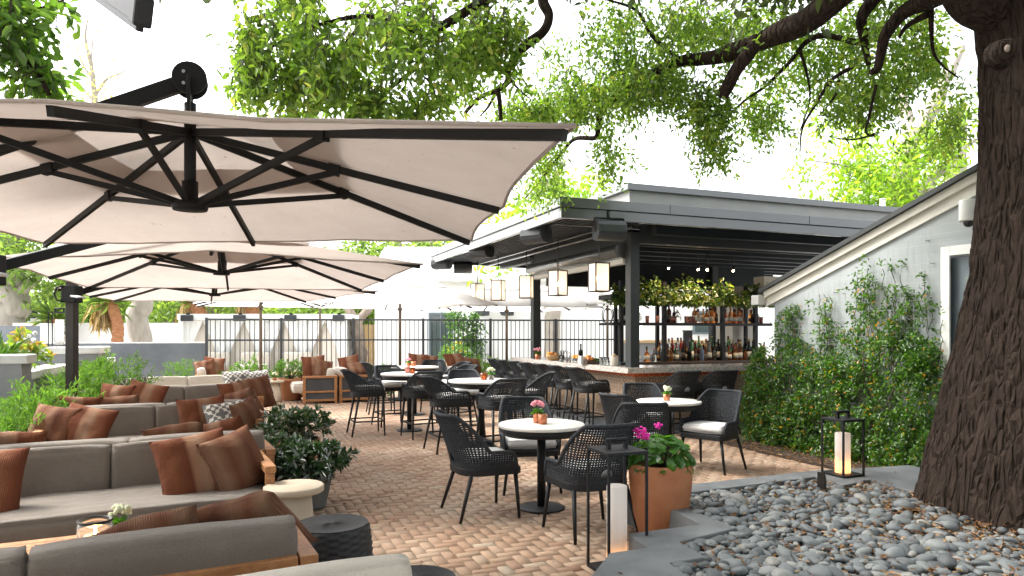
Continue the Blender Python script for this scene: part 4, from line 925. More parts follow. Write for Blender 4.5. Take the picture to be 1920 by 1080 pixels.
# ================================================================ WOVEN CHAIRS AND STOOLS
def shell_points(stool):
    w0, yf, yb, r = (.245, .20, -.235, .17) if stool else (.265, .22, -.245, .18)
    path = []
    for i in range(13): path.append((-w0, yf + (yb + r - yf) * i / 12))
    for i in range(1, 9): a = math.pi + (math.pi / 2) * i / 8; path.append((-w0 + r + r * math.cos(a), yb + r + r * math.sin(a)))
    for i in range(1, 7): path.append((-w0 + r + (2 * w0 - 2 * r) * i / 6, yb))
    for i in range(1, 9): a = -math.pi / 2 + (math.pi / 2) * i / 8; path.append((w0 - r + r * math.cos(a), yb + r + r * math.sin(a)))
    for i in range(1, 13): path.append((w0, yb + r + (yf - yb - r) * i / 12))
    # even spacing
    ds = [0]
    for p, q in zip(path, path[1:]): ds.append(ds[-1] + math.dist(p, q))
    return path, ds, (w0, yf, yb, r)
def make_chair(stool):
    t_ = thing('bar_stool' if stool else 'dining_chair', '', 'bar stool' if stool else 'chair')
    path, ds, (w0, yf, yb, r) = shell_points(stool); Ltot = ds[-1]
    seat = .62 if stool else .40; harm, hback = (.14, .335) if stool else (.135, .445)
    def at(s):
        s = min(max(s, 0), Ltot)
        for i in range(len(ds) - 1):
            if s <= ds[i + 1]: f = (s - ds[i]) / (ds[i + 1] - ds[i]); return tuple(path[i][k] + f * (path[i + 1][k] - path[i][k]) for k in (0, 1))
        return path[-1]
    def height(s):
        x, y = at(s); e = min(s, Ltot - s)
        t0, t1 = yb + r + (.05 if stool else .06), yb + r * .38
        f = min(1, max(0, (t0 - y) / (t0 - t1))); f = f * f * (3 - 2 * f)
        h = harm + (hback - harm) * f
        if e < .07: h = harm * (1 - ((.07 - e) / .07) ** 2) ** .5 if e > 0 else 0
        return h, f
    def surf(s, z):
        x, y = at(s); h, f = height(s); q = z / hback
        y2 = y - f * (.15 * q ** 1.25) - (1 - f) * 0; x2 = x * (1 + .10 * q * (1 - f) - f * .13 * q)
        y2 -= .0
        return Vector((x2, y2, seat + .02 + z))
    nc = 58; dz = .0185; a = MB(); nr = int(hback / dz) + 1; th = .007
    hole_c = (0, .075); hole_r = .06
    for i in range(nc):
        s0, s1 = Ltot * i / nc, Ltot * (i + 1) / nc; h0, h1 = height(s0)[0], height(s1)[0]
        for k in range(nr):
            za0, zb0 = min(k * dz, h0), min((k + 1) * dz, h0); za1, zb1 = min(k * dz, h1), min((k + 1) * dz, h1)
            if zb0 - za0 < .004 and zb1 - za1 < .004: continue
            c = [surf(s0, za0), surf(s1, za1), surf(s1, zb1), surf(s0, zb0)]; mid = sum(c, Vector()) / 4
            xm, ym = at((s0 + s1) / 2)
            if ym < yb + .02 and xm ** 2 + ((k + .5) * dz - hole_c[1] + .02) ** 2 < hole_r ** 2 and (k + .5) * dz > .03: continue
            nrm = (c[1] - c[0]).cross(c[3] - c[0])
            if nrm.length < 1e-9: nrm = (c[1] - c[0]).cross(c[2] - c[0])
            nrm = nrm.normalized() * th / 2
            e = .30 if (k * dz > .05 and ((i + k) % 1 == 0)) else .44
            ins = [p + (mid - p) * (2 * e * .92) for p in c]
            vs = [p + nrm * (1 + .6 * ((i + k) % 2)) for p in c] + [p + nrm for p in ins] + [p - nrm * (1 + .6 * ((i + k + 1) % 2)) for p in c] + [p - nrm for p in ins]; fs = []
            for q in range(4):
                q2 = (q + 1) % 4; fs += [(q, q2, 4 + q2, 4 + q), (8 + q2, 8 + q, 12 + q, 12 + q2), (4 + q, 4 + q2, 12 + q2, 12 + q)]
            a.add(vs, fs)
    back = a.obj('woven_shell', 'rope', t_)
    rim = []
    for i in range(0, 101):
        s = Ltot * i / 100; rim.append(surf(s, height(s)[0]))
    b_ = MB(); b_.tube(rim, .0165, 8); b_.obj('padded_rim', 'rope', back)
    if True:
        hp = [Vector((hole_r * 1.0 * math.cos(q), yb - .01 - .05 * max(0, math.sin(q)) * .3, seat + .075 + hole_r * 1.0 * math.sin(q))) for q in np.linspace(-.3, math.pi + .3, 16)]
        b_ = MB(); b_.tube(hp, .009, 6); b_.obj('hole_rim', 'rope', back)
    # seat frame: a rounded tray following the shell
    out = [(x * 1.03, y * 1.03) for x, y in path]; out = out + [(w0 * .9, yf + .045), (-w0 * .9, yf + .045)]
    a = MB(); a.prism(out, seat - .035, seat + .022); a.obj('seat_frame', 'chair_frame', t_, .006)
    a = MB(); a.rbox((0, .028, seat + .074), (w0 * 1.78, .385, .085), .04, 8, .014); a.obj('seat_cushion', 'seat_pad', t_)
    zl = seat - .03; foot = []
    for sx in (-1, 1):
        for sy in (-1, 1):
            top_ = Vector((sx * (w0 - .035), yf - .0 if sy > 0 else yb + .075, zl)); bot = Vector((sx * (w0 + .015), (yf + .015) if sy > 0 else yb - .035, 0))
            a = MB(); a.tube([top_, bot], [.019, .0125], 12); a.obj('leg', 'chair_frame', t_)
            f_ = (zl - .22) / zl; foot.append((sx, sy, top_.lerp(bot, f_)))
    if stool:
        d = {(sx, sy): p for sx, sy, p in foot}; a = MB()
        for p, q in (((-1, 1), (1, 1)), ((-1, -1), (1, -1)), ((-1, -1), (-1, 1)), ((1, -1), (1, 1))): a.bar(d[p], d[q], .014, .02)
        a.obj('footrest', 'chair_frame', t_)
    return t_
ch = note(make_chair(False)); st_ = note(make_chair(True))
for (x, y, rz, lab) in (
    (-.26, 5.97, SITE - 90, 'black woven chair left of the front round table, facing right'),
    (.60, 5.42, SITE + 3, 'black woven chair seen from behind, between the tall lantern and front round table'),
    (.16, 6.86, SITE + 168, 'black woven chair behind the front round table, facing the camera'),
    (1.28, 6.98, SITE - 22, 'black woven chair behind the potted geranium with magenta flowers, seen from behind'),
    (1.36, 7.82, SITE - 72, 'black woven chair tucked against the left of the second dining table'),
    (2.26, 7.86, SITE + 115, 'black woven chair standing alone right of the second dining table, facing left'),
    (1.72, 8.85, SITE + 165, 'black woven chair between the second dining table and the bar, facing the camera')):
    dup(ch, lab, (x, y, 0), rz, 'black woven dining chairs')
stools = [
    (-.82, 9.12, SITE - 86, 'stool left of the nearest high table, facing right'), (-.13, 8.75, SITE + 8, 'stool seen from behind in front of the nearest high table'),
    (.22, 9.85, SITE + 60, 'stool right of the nearest high table, turned away'), (-.68, 10.12, SITE + 170, 'stool behind the nearest high table, facing the camera'),
    (-2.20, 10.55, SITE - 90, 'stool at the far left of the high tables, facing right'), (-1.33, 10.32, SITE + 8, 'stool seen from behind in front of the middle high table'),
    (-2.0, 11.55, SITE + 188, 'stool behind the middle high table on its left, facing the camera'), (-.95, 11.75, SITE + 110, 'stool behind the middle high table on its right'),
    (-2.5, 13.3, SITE - 95, 'stool left of the farthest high table'), (-1.55, 13.75, SITE + 165, 'stool behind the farthest high table'), (-1.15, 13.0, SITE + 100, 'stool right of the farthest high table, facing left')]
for (x, y, rz, lab) in stools: dup(st_, 'black woven bar ' + lab, (x, y, 0), rz, 'black woven bar stools at the high tables')
for k, t in enumerate((.82, 1.47, 2.10, 2.72, 3.32, 3.92, 4.5)):
    q = S(5.364 - .20, 8.931 + t); dup(st_, f'black woven bar stool along the bar counter side, {ORD[k]} from the corner post', (q.x, q.y, .022 if 5.164 > 4.95 else 0), SITE - 90 + (3, -4, 2, -2, 4, 0, -3)[k], 'black woven bar stools along the bar counter')
for k, (u, lab) in enumerate(((1268, 'left'), (1341, 'right'))):
    Y = 10.28 + .11 + k * .22; q = Vector(((u - CU) / F * Y, Y, 0)); dup(st_, f'{lab} of the two black woven bar stools at the front of the bar facing away', q, SITE + (4, -5)[k], 'black woven bar stools along the bar counter')

# ================================================================ ROUND TABLES
def table(h, rad):
    t_ = thing('round_table', '', 'table')
    a = MB(); a.lathe([(0, h - .028), (rad - .004, h - .028), (rad, h - .024), (rad, h - .004), (rad - .004, h), (0, h)], 56); a.obj('tabletop', 'table_top', t_)
    a = MB(); a.lathe([(0, h - .095), (rad - .045, h - .095), (rad - .012, h - .03), (0, h - .03)], 56); a.obj('apron', 'chair_frame', t_)
    a = MB(); a.cyl((0, 0, .02), (0, 0, h - .09), .038, .038, 24); a.obj('pedestal', 'chair_frame', t_)
    a = MB(); a.lathe([(0, 0), (.205, 0), (.205, .010), (.19, .017), (.05, .022), (0, .022)], 48); a.obj('base', 'chair_frame', t_)
    return t_
tb = note(table(.745, .38)); th_ = note(table(.905, .45))
T1, T2 = Vector((.26, 6.12, 0)), Vector((1.84, 8.16, 0)); H2, H1, H3 = Vector((-.41, 9.38, 0)), Vector((-1.62, 10.95, 0)), Vector((-1.83, 13.05, 0))
dup(tb, 'front round dining table with white stone top among the woven chairs', T1, 0, 'round dining tables'); dup(tb, 'round dining table with white stone top close to the bar corner', T2, 20, 'round dining tables')
dup(th_, 'nearest of the three white topped high tables', H2, 0, 'white topped high tables'); dup(th_, 'middle of the three white topped high tables', H1, 0, 'white topped high tables'); dup(th_, 'farthest of the three white topped high tables', H3, 0, 'white topped high tables')
def cup(p, lab, m_='copper', sc=1):
    t_ = thing('votive_cup', lab, 'votive', p); a = MB(); a.lathe([(.0, 0), (.036 * sc, 0), (.043 * sc, .085 * sc), (.039 * sc, .085 * sc), (.033 * sc, .006), (0, .006)], 22); a.obj('cup', m_, t_); a = MB(); a.lathe([(0, .007), (.03 * sc, .007), (.031 * sc, .035), (0, .035)], 14); a.obj('candle', 'candle_wax', t_)
def posy(p, lab, fm, pot='copper', sc=1.0, n=12):
    t_ = thing('flower_vase', lab, 'flowers', p); a = MB(); a.lathe([(.0, 0), (.034 * sc, 0), (.04 * sc, .075 * sc), (.036 * sc, .075 * sc), (.03 * sc, .006), (0, .006)], 20); a.obj('vase', pot, t_)
    a = MB()
    for k in range(n):
        d = Vector(rand_dirs(1)[0]); c = Vector((0, 0, .125 * sc)) + Vector((d.x * .042, d.y * .042, abs(d.z) * .035)) * sc
        for q in range(5): e = Vector(rand_dirs(1)[0]) * .010 * sc; a.sphere(c + e, .011 * sc, 6, 4)
    a.obj('flower', fm, t_)
    m_ = 26; dd = rand_dirs(m_); dd[:, 2] = np.abs(dd[:, 2]) * .6; pos_ = np.zeros((m_, 3)); pos_[:, 2] = .07 * sc; pos_ += dd * .02
    leaves_obj('leaf', pos_, dd, rand_dirs(m_) + np.array([0, 0, 1]), .05 * sc, .022 * sc, 'leaf_geranium', None, t_)
zt1, zh = .745, .905
cup(T1 + Vector((.01, -.04, zt1)), 'ribbed copper cup on the front dining table', 'copper'); posy(T1 + Vector((-.03, .05, zt1)), 'pink carnation posy beside the copper cup on the front dining table', 'flower_pink', sc=1.15)
posy(T2 + Vector((-.02, .0, zt1)), 'small cream flower in a copper cup on the table by the bar corner', 'flower_white', sc=1.05)
cup(H2 + Vector((.03, -.02, zh)), 'copper cup on the nearest high table', 'glass_orange', 1.15); posy(H2 + Vector((.13, .02, zh)), 'cream flowers in a patterned pot on the nearest high table', 'flower_white', 'pillow_trellis')
cup(H1 + Vector((.06, -.1, zh)), 'peach glass votive on the middle high table', 'glass_orange', 1.1); cup(H1 + Vector((-.03, .02, zh)), 'patterned pink votive left of the peach one on the middle high table', 'glass_rose', 1.15)
posy(H3 + Vector((-.12, -.0, zh)), 'pink flower in a pot on the farthest high table', 'flower_pink'); cup(H3 + Vector((-.02, -.03, zh)), 'copper votive on the farthest high table', 'copper', 1.1)

# ================================================================ ON THE BAR COUNTER
def C(u, Y): return Vector(((u - CU) / F * Y, Y, CT))
posy(C(1008, 13.55), 'pink flowers in a copper cup at the far end of the bar counter', 'flower_pink', sc=1.4)
posy(C(1180, 10.62), 'pink flowers in a copper cup beside the near bar post', 'flower_pink', sc=1.1)
t_ = thing('fruit_bowl', 'long pale wooden bowl of oranges on the bar counter', 'bowl', C(1038, 13.0), SITE); a = MB(); a.lathe([(0, 0), (.10, 0), (.155, .06), (.165, .11), (.15, .11), (.09, .02), (0, .02)], 24); o_ = a.obj('bowl', 'wood_bowl', t_); o_.scale = (.95, .7, 1)
for k in range(7): q = Vector((random.uniform(-.1, .1), random.uniform(-.07, .07), .1 + random.random() * .03)); f_ = thing('orange', f'orange lying in the wooden fruit bowl on the bar counter', 'orange', C(1038, 13.0) + q, 0, 'oranges in the fruit bowl'); a = MB(); a.sphere((0, 0, 0), .037, 12, 8); a.obj('peel', 'orange_fruit', f_)
t_ = thing('straw_holder', 'glass of black straws standing on the bar counter', 'straws', C(1054, 12.4)); a = MB(); a.lathe([(.035, 0), (.048, .12), (.044, .12), (.03, .008)], 16); a.obj('holder', 'glass_clear', t_)
for k in range(22): a = MB(); d = Vector((random.gauss(0, .28), random.gauss(0, .28), 1)).normalized(); a.cyl(Vector((d.x * .03, d.y * .03, .02)), d * random.uniform(.2, .235), .0035, .0035, 6); a.obj('straw', 'black_plastic', t_)
for k, (u, Y) in enumerate(((1062, 12.2), (1068, 12.15))):
    t_ = thing('cocktail_shaker', ['left', 'right'][k] + ' of two steel jiggers beside the straws on the bar', 'shaker', C(u, Y)); a = MB(); a.lathe([(.03, 0), (.036, .1), (.026, .15), (.012, .165), (0, .17)], 16); a.obj('shaker_body', 'steel', t_)
for k, (u, Y) in enumerate(((1077, 12.0), (1083, 11.9))):
    t_ = thing('garnish_jar', ['left', 'right'][k] + ' of two glasses of orange garnish on the bar', 'garnish glass', C(u, Y)); a = MB(); a.lathe([(.03, 0), (.04, .1), (.036, .1), (.026, .006)], 14); a.obj('jar', 'glass_clear', t_); a = MB(); a.sphere((0, 0, .105), (.045, .045, .04), 10, 7); a.obj('garnish', 'orange_fruit', t_)
t_ = thing('napkin_box', 'white square napkin box on the bar counter', 'box', C(1092, 11.6), SITE); a = MB(); a.box(-.055, .055, -.055, .055, 0, .125); a.obj('box_body', 'white_paint', t_, .004); a = MB(); a.box(-.05, .05, -.05, .05, .126, .132); a.obj('napkins', 'curtain', t_)
t_ = thing('wine_bottle', 'dark bottle standing behind the white napkin box', 'bottle', C(1089, 12.6)); a = MB(); a.lathe([(0, 0)] + SHAPES['wine'] + [(0, .29)], 14); a.obj('bottle_body', 'glass_dark', t_); a = MB(); a.lathe([(0, .29), (.017, .29), (.017, .32), (0, .32)], 10); a.obj('cork_cap', 'cap_black', t_)
t_ = thing('herb_crate', 'low brown crate of herbs and fruit on the bar counter', 'crate', C(1112, 11.55), SITE); a = MB(); a.box(-.15, .15, -.06, .06, 0, .055); a.obj('crate_body', 'bar_wood', t_, .004)
for k in range(5): a = MB(); a.sphere((-.09 + (k % 3) * .035, (k // 3) * .04 - .02, .085 + (k // 3) * .03), .034, 10, 7); a.obj('fruit', ['copper', 'orange_fruit'][k % 2], t_)
m_ = 90; dd = rand_dirs(m_); dd[:, 2] = np.abs(dd[:, 2]); ps = np.stack([rng.uniform(-.02, .14, m_), rng.uniform(-.05, .05, m_), np.full(m_, .05)], 1); leaves_obj('herbs', ps, dd, rand_dirs(m_), .055, .025, 'leaf_fine', None, t_)
for k, (u, Y, c_) in enumerate(((1127, 11.2, 'glass_gin'), (1134, 11.3, 'glass_gin'), (1139, 11.05, 'glass_clear'))):
    t_ = thing('tall_glass', ['left', 'middle', 'right'][k] + ' clear glass in the cluster beside the ceramic crock', 'glass', C(u, Y)); a = MB(); a.lathe([(.028, 0), (.033, .13), (.03, .13), (.025, .006)], 14); a.obj('tumbler', c_, t_)
t_ = thing('ceramic_crock', 'cream ceramic crock with lid on the bar counter', 'crock', C(1152, 10.95)); a = MB(); a.lathe([(.055, 0), (.062, .02), (.062, .135), (.055, .15), (.05, .15)], 22); a.obj('crock_body', 'tile_cream', t_); a = MB(); a.lathe([(0, .15), (.058, .15), (.058, .165), (.02, .17), (.02, .19), (0, .192)], 18); a.obj('lid', 'tan_wood', t_)
t_ = thing('till', 'black card reader by the near bar post', 'card reader', C(1168, 11.15), SITE); a = MB(); a.box(-.07, .07, -.05, .05, 0, .05); a.obj('reader_body', 'black_plastic', t_, .01); a = MB(); a.box(-.06, .06, -.03, .04, .0505, .055); a.obj('screen', 'window_glass', t_)

# ================================================================ SOFAS
def make_sofa(Ls, nb, fab='sofa_fabric', pale=False):
    t_ = thing('sofa', '', 'sofa'); h = Ls / 2; yb, ya = -.37, .35; w_ = .06
    a = MB()
    for sx in (-1, 1):
        x = sx * (h - w_ / 2)
        for y in (yb + w_ / 2, ya - w_ / 2): a.box(x - w_ / 2, x + w_ / 2, y - w_ / 2, y + w_ / 2, 0, .555)
        a.box(x - .038, x + .038, yb, ya + .01, .556, .605)
        a.box(x - .024, x + .024, yb + w_, ya - w_, .05, .10); a.box(x - .024, x + .024, yb + w_, ya - w_, .24, .28)
    a.box(-h + .076, h - .076, yb, yb + .075, .556, .605); a.box(-h + w_, h - w_, yb + .005, yb + .05, .05, .10); a.box(-h + w_, h - w_, yb + .005, yb + .05, .24, .28)
    a.box(-h + w_, h - w_, ya - .05, ya - .01, .15, .235)
    for k in range(1, nb): x = -h + Ls * k / nb; a.box(x - .025, x + .025, yb + .006, yb + .05, .10, .556)
    a.obj('frame', 'teak', t_, .006)
    for sx in (-1, 1):
        a = MB(); x = sx * (h - w_ / 2); a.box(x - .006, x + .006, yb + w_, ya - w_, .10, .24); a.box(x - .006, x + .006, yb + w_, ya - w_, .28, .556); a.obj('side_panel', 'dark_panel', t_)
    a = MB(); a.box(-h + w_, h - w_, yb + .02, yb + .03, .10, .556); a.obj('back_panel', 'dark_panel', t_)
    a = MB(); a.box(-h + w_, h - w_, yb + .06, ya - .05, .20, .235); a.obj('seat_base', 'dark_panel', t_)
    a = MB(); a.rbox((0, .10, .335), (Ls - 2 * w_ - .01, .86, .20), .055, 12, .022, 0, .012, Ls); a.obj('seat_cushion', fab, t_)
    wc = (Ls - 2 * w_ - .02) / nb
    for k in range(nb):
        a = MB(); a.rbox((0, 0, 0), (wc - .012, .16, .40), .045, 14, .012, 0, .005, k * 3); o_ = a.obj('back_cushion', fab, t_); o_.location = (-h + w_ + .01 + wc * (k + .5), -.245, .545); o_.rotation_euler = (R(6), 0, 0)
    return t_
sofa = note(make_sofa(2.06, 2)); sofap = note(make_sofa(2.06, 2, 'sofa_pale')); love = note(make_sofa(1.15, 1, 'sofa_pale'))
AC = -.83
ROW = 6.0      # the rows stand a little off the paving grid
def SO(a, b, z=0): q = S(.2, b); e = Vector((math.cos(R(SITE + ROW)), math.sin(R(SITE + ROW)), 0)) * (a - .2); return Vector((q.x + e.x, q.y + e.y, z))
def so(proto, a, b, rot, lab, grp='long teak sofas in the left rows'): 
    q = SO(a, b); rot += ROW; return dup(proto, lab, q, rot, grp)
so(sofap, -.36, 2.17, SITE + 180, 'pale cushioned sofa cut off by the bottom edge, nearest of all')
so(sofa, -.76, 3.41, SITE, 'grey sofa seen from behind at the bottom left with two rust pillows over its back')
so(sofa, AC, 5.53, SITE + 180, 'grey sofa facing the camera at the lower left, first in the rows')
so(sofa, AC + .03, 6.30, SITE, 'grey sofa facing away, back to back with the first camera facing sofa')
so(sofa, AC, 8.33, SITE + 180, 'second camera facing grey sofa, with a grey trellis pillow at its right')
so(sofa, AC + .03, 9.10, SITE, 'grey sofa facing away, back to back with the second camera facing sofa')
so(sofa, AC + .1, 11.13, SITE + 180, 'third camera facing grey sofa, with rust pillows at both ends')
so(sofap, AC + .10, 11.92, SITE, 'pale sofa facing away, back to back with the third camera facing sofa')
so(sofap, AC - .02, 13.75, SITE + 180, 'fourth and farthest camera facing pale sofa, with two trellis pillows')
q = S(-2.15, 13.1); so(love, -2.12, 12.9, SITE - 90, 'pale corner seat at the left end of the farthest sofa', None)
q = P(402, 700, 15.9); dup(love, 'small pale sofa with rust pillows in front of the railing at the left', (q.x, q.y, 0), SITE - 90, 'small teak sofas near the railing')
q = G(603, 757); q = q + S(-.04, .56); dup(love, 'small teak sofa facing left with two rust pillows, side panel towards the camera', (q.x, q.y, 0), SITE + 90, 'small teak sofas near the railing')
q = q + S(.79, .05); dup(love, 'small teak sofa facing right, back to back with the left facing one', (q.x, q.y, 0), SITE - 90, 'small teak sofas near the railing')
q1 = P(800, 690, 16.3); dup(love, 'small pale sofa behind the farthest high table', (q1.x, q1.y, 0), SITE + 90, 'small teak sofas near the railing')
q2 = P(872, 697, 16.2); dup(love, 'small pale sofa with a teak arm in front of the green bush near the bar', (q2.x, q2.y, 0), SITE - 90, 'small teak sofas near the railing')

# ---------------------------------------------------------------- pillows
def pillow_mesh(seed, w=.47, th=.20):
    n = 18; vs = []; fs = []; mb = MB()
    for side in (1, -1):
        base = len(vs)
        for i in range(n + 1):
            for j in range(n + 1):
                x, z = -1 + 2 * i / n, -1 + 2 * j / n
                t_ = (max(0, 1 - abs(x) ** 2.6) ** .6) * (max(0, 1 - abs(z) ** 2.6) ** .6)
                pin = 1 - .07 * (1 - abs(x) ** 2) * (abs(z) > .0) * abs(z) ** 3 ; pin2 = 1 - .07 * (1 - abs(z) ** 2) * abs(x) ** 3
                y = side * t_ * th / 2 * (1 + .35 * noise.noise(Vector((x * 1.7 + seed, z * 1.7, side))))
                wr = .008 * noise.noise(Vector((x * 4 + seed, z * 3, 7 + side))) * t_
                vs.append((x * w / 2 * pin2, y + wr + .012 * noise.noise(Vector((x * 1.2, z * 1.2, seed))), z * w / 2 * pin))
        for i in range(n):
            for j in range(n):
                q_ = (base + i * (n + 1) + j, base + (i + 1) * (n + 1) + j, base + (i + 1) * (n + 1) + j + 1, base + i * (n + 1) + j + 1); fs.append(q_ if side < 0 else q_[::-1])
    mb.add(vs, fs, 0, True); return mb
PMX = {}
def pillow(a, b, z, yaw, lean, roll, kind, lab, grp=None, sc=1.0, world=None):
    seed = (len([k for k in COL.objects if k.name.startswith('pillow')]) % 4)
    key = (kind, seed)
    if key not in PMX: 
        me = pillow_mesh(seed * 3.7).mesh('pillow', kind)
        bm = bmesh.new(); bm.from_mesh(me); bmesh.ops.remove_doubles(bm, verts=bm.verts, dist=.0015); bm.to_mesh(me); bm.free(); PMX[key] = me
    o_ = bpy.data.objects.new('pillow', PMX[key]); COL.objects.link(o_)
    if abs(yaw) > 100 and world is None: z -= .04
    q = SO(a, b, z) if world is None else Vector(world)
    if world is None: yaw += ROW
    o_.matrix_world = Matrix.Translation(q) @ Matrix.Rotation(R(SITE + yaw), 4, 'Z') @ Matrix.Rotation(R(lean), 4, 'X') @ Matrix.Rotation(R(roll), 4, 'Y') @ Matrix.Diagonal((sc, sc, sc, 1))
    tag(o_, lab, 'pillow', grp)
RU, BR, TR = 'pillow_rust', 'pillow_brown', 'pillow_trellis'
fc = 180       # facing the camera
pillow(-.29, 5.38, .645, fc + 8, 24, 8, RU, 'big rust striped pillow leaning right on the first camera facing sofa', sc=1.05)
pillow(-.02, 5.40, .645, fc + 32, 22, 12, BR, 'brown striped pillow behind the big rust one on the first camera facing sofa')
pillow(-1.50, 5.36, .64, fc - 6, 22, -2, RU, 'rust striped pillow cut off by the left edge on the first camera facing sofa', sc=1.02)
pillow(-.38, 3.62, .56, 10, 42, -18, BR, 'left of two rust brown pillows rising over the sofa back at the bottom left'); pillow(.07, 3.66, .585, -22, 42, -20, BR, 'right of two rust brown pillows rising over the sofa back at the bottom left')
pillow(-.50, 6.62, .60, 0, 42, -8, BR, 'dark brown pillow lying on the sofa behind the flower, left of a rust one'); pillow(-.10, 6.60, .61, -18, 34, -18, RU, 'rust pillow at the right end of the second facing-away sofa', sc=.95); pillow(-1.65, 6.52, .60, 8, 26, 6, RU, 'rust pillow peeking over the sofa back at the far left edge')
pillow(-.33, 6.78, .53, 10, 60, 10, TR, 'grey trellis pillow lying flat behind the dark brown pillow', sc=.9)
pillow(-1.72, 8.20, .645, fc - 30, 22, -6, BR, 'brown pillow in the left corner of the second camera facing sofa, behind a rust one'); pillow(-1.42, 8.12, .64, fc - 12, 26, -14, RU, 'rust striped pillow leaning at the left of the second camera facing sofa')
pillow(-.36, 8.18, .66, fc + 5, 20, 4, RU, 'rust striped pillow behind the trellis pillow on the second camera facing sofa', sc=1.05); pillow(-.10, 8.06, .63, fc + 10, 26, 6, TR, 'grey and white trellis pillow on the second camera facing sofa'); pillow(.10, 8.12, .63, fc + 50, 18, 10, BR, 'brown pillow at the right arm behind the trellis pillow')
pillow(-1.72, 9.34, .62, 6, 24, 5, RU, 'left of two rust pillows on the facing-away sofa near the umbrella post'); pillow(-1.30, 9.36, .61, -8, 26, -4, BR, 'right of two rust pillows on the facing-away sofa near the umbrella post'); pillow(.08, 9.40, .62, -40, 26, -16, BR, 'pointed brown pillow at the right end of the third facing-away sofa')
pillow(-1.58, 10.96, .66, fc - 25, 20, -4, RU, 'rust pillow in the left corner of the third camera facing sofa'); pillow(-1.22, 10.92, .66, fc - 10, 22, -14, RU, 'bigger rust pillow with pale band at the left of the third camera facing sofa', sc=1.08)
pillow(-.03, 10.95, .65, fc + 8, 22, 8, RU, 'rust pillow at the right of the third camera facing sofa', sc=1.0); pillow(.26, 11.02, .68, fc + 20, 18, 8, BR, 'brown pillow behind the rust one at the right end of the third camera facing sofa', sc=1.08)
pillow(-1.55, 12.12, .66, 0, 20, 0, TR, 'grey trellis pillow peeking behind the third camera facing sofa', sc=.95)
pillow(-.02, 13.52, .66, fc + 4, 20, 3, TR, 'left of two grey trellis pillows on the farthest camera facing sofa', sc=1.08); pillow(.34, 13.56, .66, fc + 14, 18, 5, TR, 'right of two grey trellis pillows on the farthest camera facing sofa', sc=1.02)
def wp(u, v, Y, yaw, lean, roll, kind, lab, sc=1.0): pillow(0, 0, 0, yaw, lean, roll, kind, lab, None, sc, P(u, v, Y))
wp(384, 692, 15.7, fc - 10, 24, 12, BR, 'front pillow of the pair on the small sofa at the left of the railing', .95); wp(402, 688, 15.95, fc + 20, 18, -8, RU, 'back pillow of the pair on the small sofa at the left of the railing')
wp(588, 688, 15.5, fc - 4, 16, 4, RU, 'taller rust pillow on the left facing teak sofa', 1.1); wp(607, 692, 15.4, fc + 22, 24, -12, BR, 'smaller brown pillow on the left facing teak sofa', .95)
wp(655, 685, 16.0, fc - 20, 26, 14, RU, 'rust pillow tilted on the right facing teak sofa', 1.05); wp(672, 692, 15.7, fc + 5, 62, 0, BR, 'brown pillow lying on the right facing teak sofa')
wp(783, 680, 16.6, fc - 5, 24, -6, RU, 'left rust pillow behind the farthest high table'); wp(806, 681, 16.7, fc + 12, 28, -10, RU, 'right rust pillow behind the farthest high table', .95)
wp(853, 678, 16.6, fc + 5, 40, 4, RU, 'rust pillow lying on the pale sofa back near the green bush', 1.05); wp(886, 687, 16.3, fc + 20, 30, -10, BR, 'brown pillow on the teak arm sofa near the green bush')

# ---------------------------------------------------------------- low tables with candle jars between the sofas
def jar(p, lab, lit=True, sc=1.0):
    t_ = thing('candle_jar', lab, 'candle', p); a = MB()
    pr_ = [(.05, 0), (.064, .01), (.068, .10), (.062, .13), (.059, .13), (.064, .10), (.060, .014), (0, .010)]; a.lathe([(r * sc, z * sc) for r, z in pr_], 28); a.obj('glass_jar', 'glass_clear', t_)
    a = MB(); a.tube([(.064 * sc * math.cos(q), .064 * sc * math.sin(q), .128 * sc) for q in np.linspace(0, 2 * math.pi, 28)[:-1]], .0045 * sc, 6, close=True); a.obj('wire_rim', 'dark_metal', t_)
    for q in (0, math.pi): pass
    a = MB(); a.lathe([(0, .012 * sc), (.042 * sc, .012 * sc), (.043 * sc, .065 * sc), (.03 * sc, .062 * sc), (0, .06 * sc)], 20); o_ = a.obj('candle', 'candle_wax', t_)
    if lit: a = MB(); a.sphere((0, 0, .078 * sc), (.006 * sc, .006 * sc, .016 * sc), 8, 7); a.obj('flame', 'candle_flame', o_)
def coffee(a_, b_, lab, L_=.9):
    q = SO(a_, b_); t_ = thing('coffee_table', lab, 'coffee table', q, SITE + ROW, 'low teak tables between the sofas'); a = MB()
    for k in range(7): y = -.26 + k * .075; a.box(-L_ / 2, L_ / 2, y, y + .068, .37, .40)
    a.obj('slat_top', 'teak', t_, .003)
    a = MB(); a.box(-L_ / 2 + .03, L_ / 2 - .03, -.24, -.2, .31, .368); a.box(-L_ / 2 + .03, L_ / 2 - .03, .2, .24, .31, .368); a.obj('apron', 'teak', t_)
    for sx in (-1, 1):
        for sy in (-1, 1): a = MB(); a.box(sx * (L_ / 2 - .06) - .025, sx * (L_ / 2 - .06) + .025, sy * .2 - .025, sy * .2 + .025, 0, .31); a.obj('leg', 'teak', t_)
coffee(-.75, 4.42, 'low teak table between the two nearest rows of sofas'); coffee(-.75, 7.22, 'low teak table in front of the second camera facing sofa'); coffee(-.65, 10.0, 'low teak table in front of the third camera facing sofa')
def onT(u, v, b):     # a point on the table row b seen in column u
    k = (u - CU) / F; # solve S(a,b): X = k*Y
    a = min((SO(x / 100, b) for x in range(-250, 60)), key=lambda p: abs(p.x / p.y - k)); return Vector((a.x, a.y, .40))
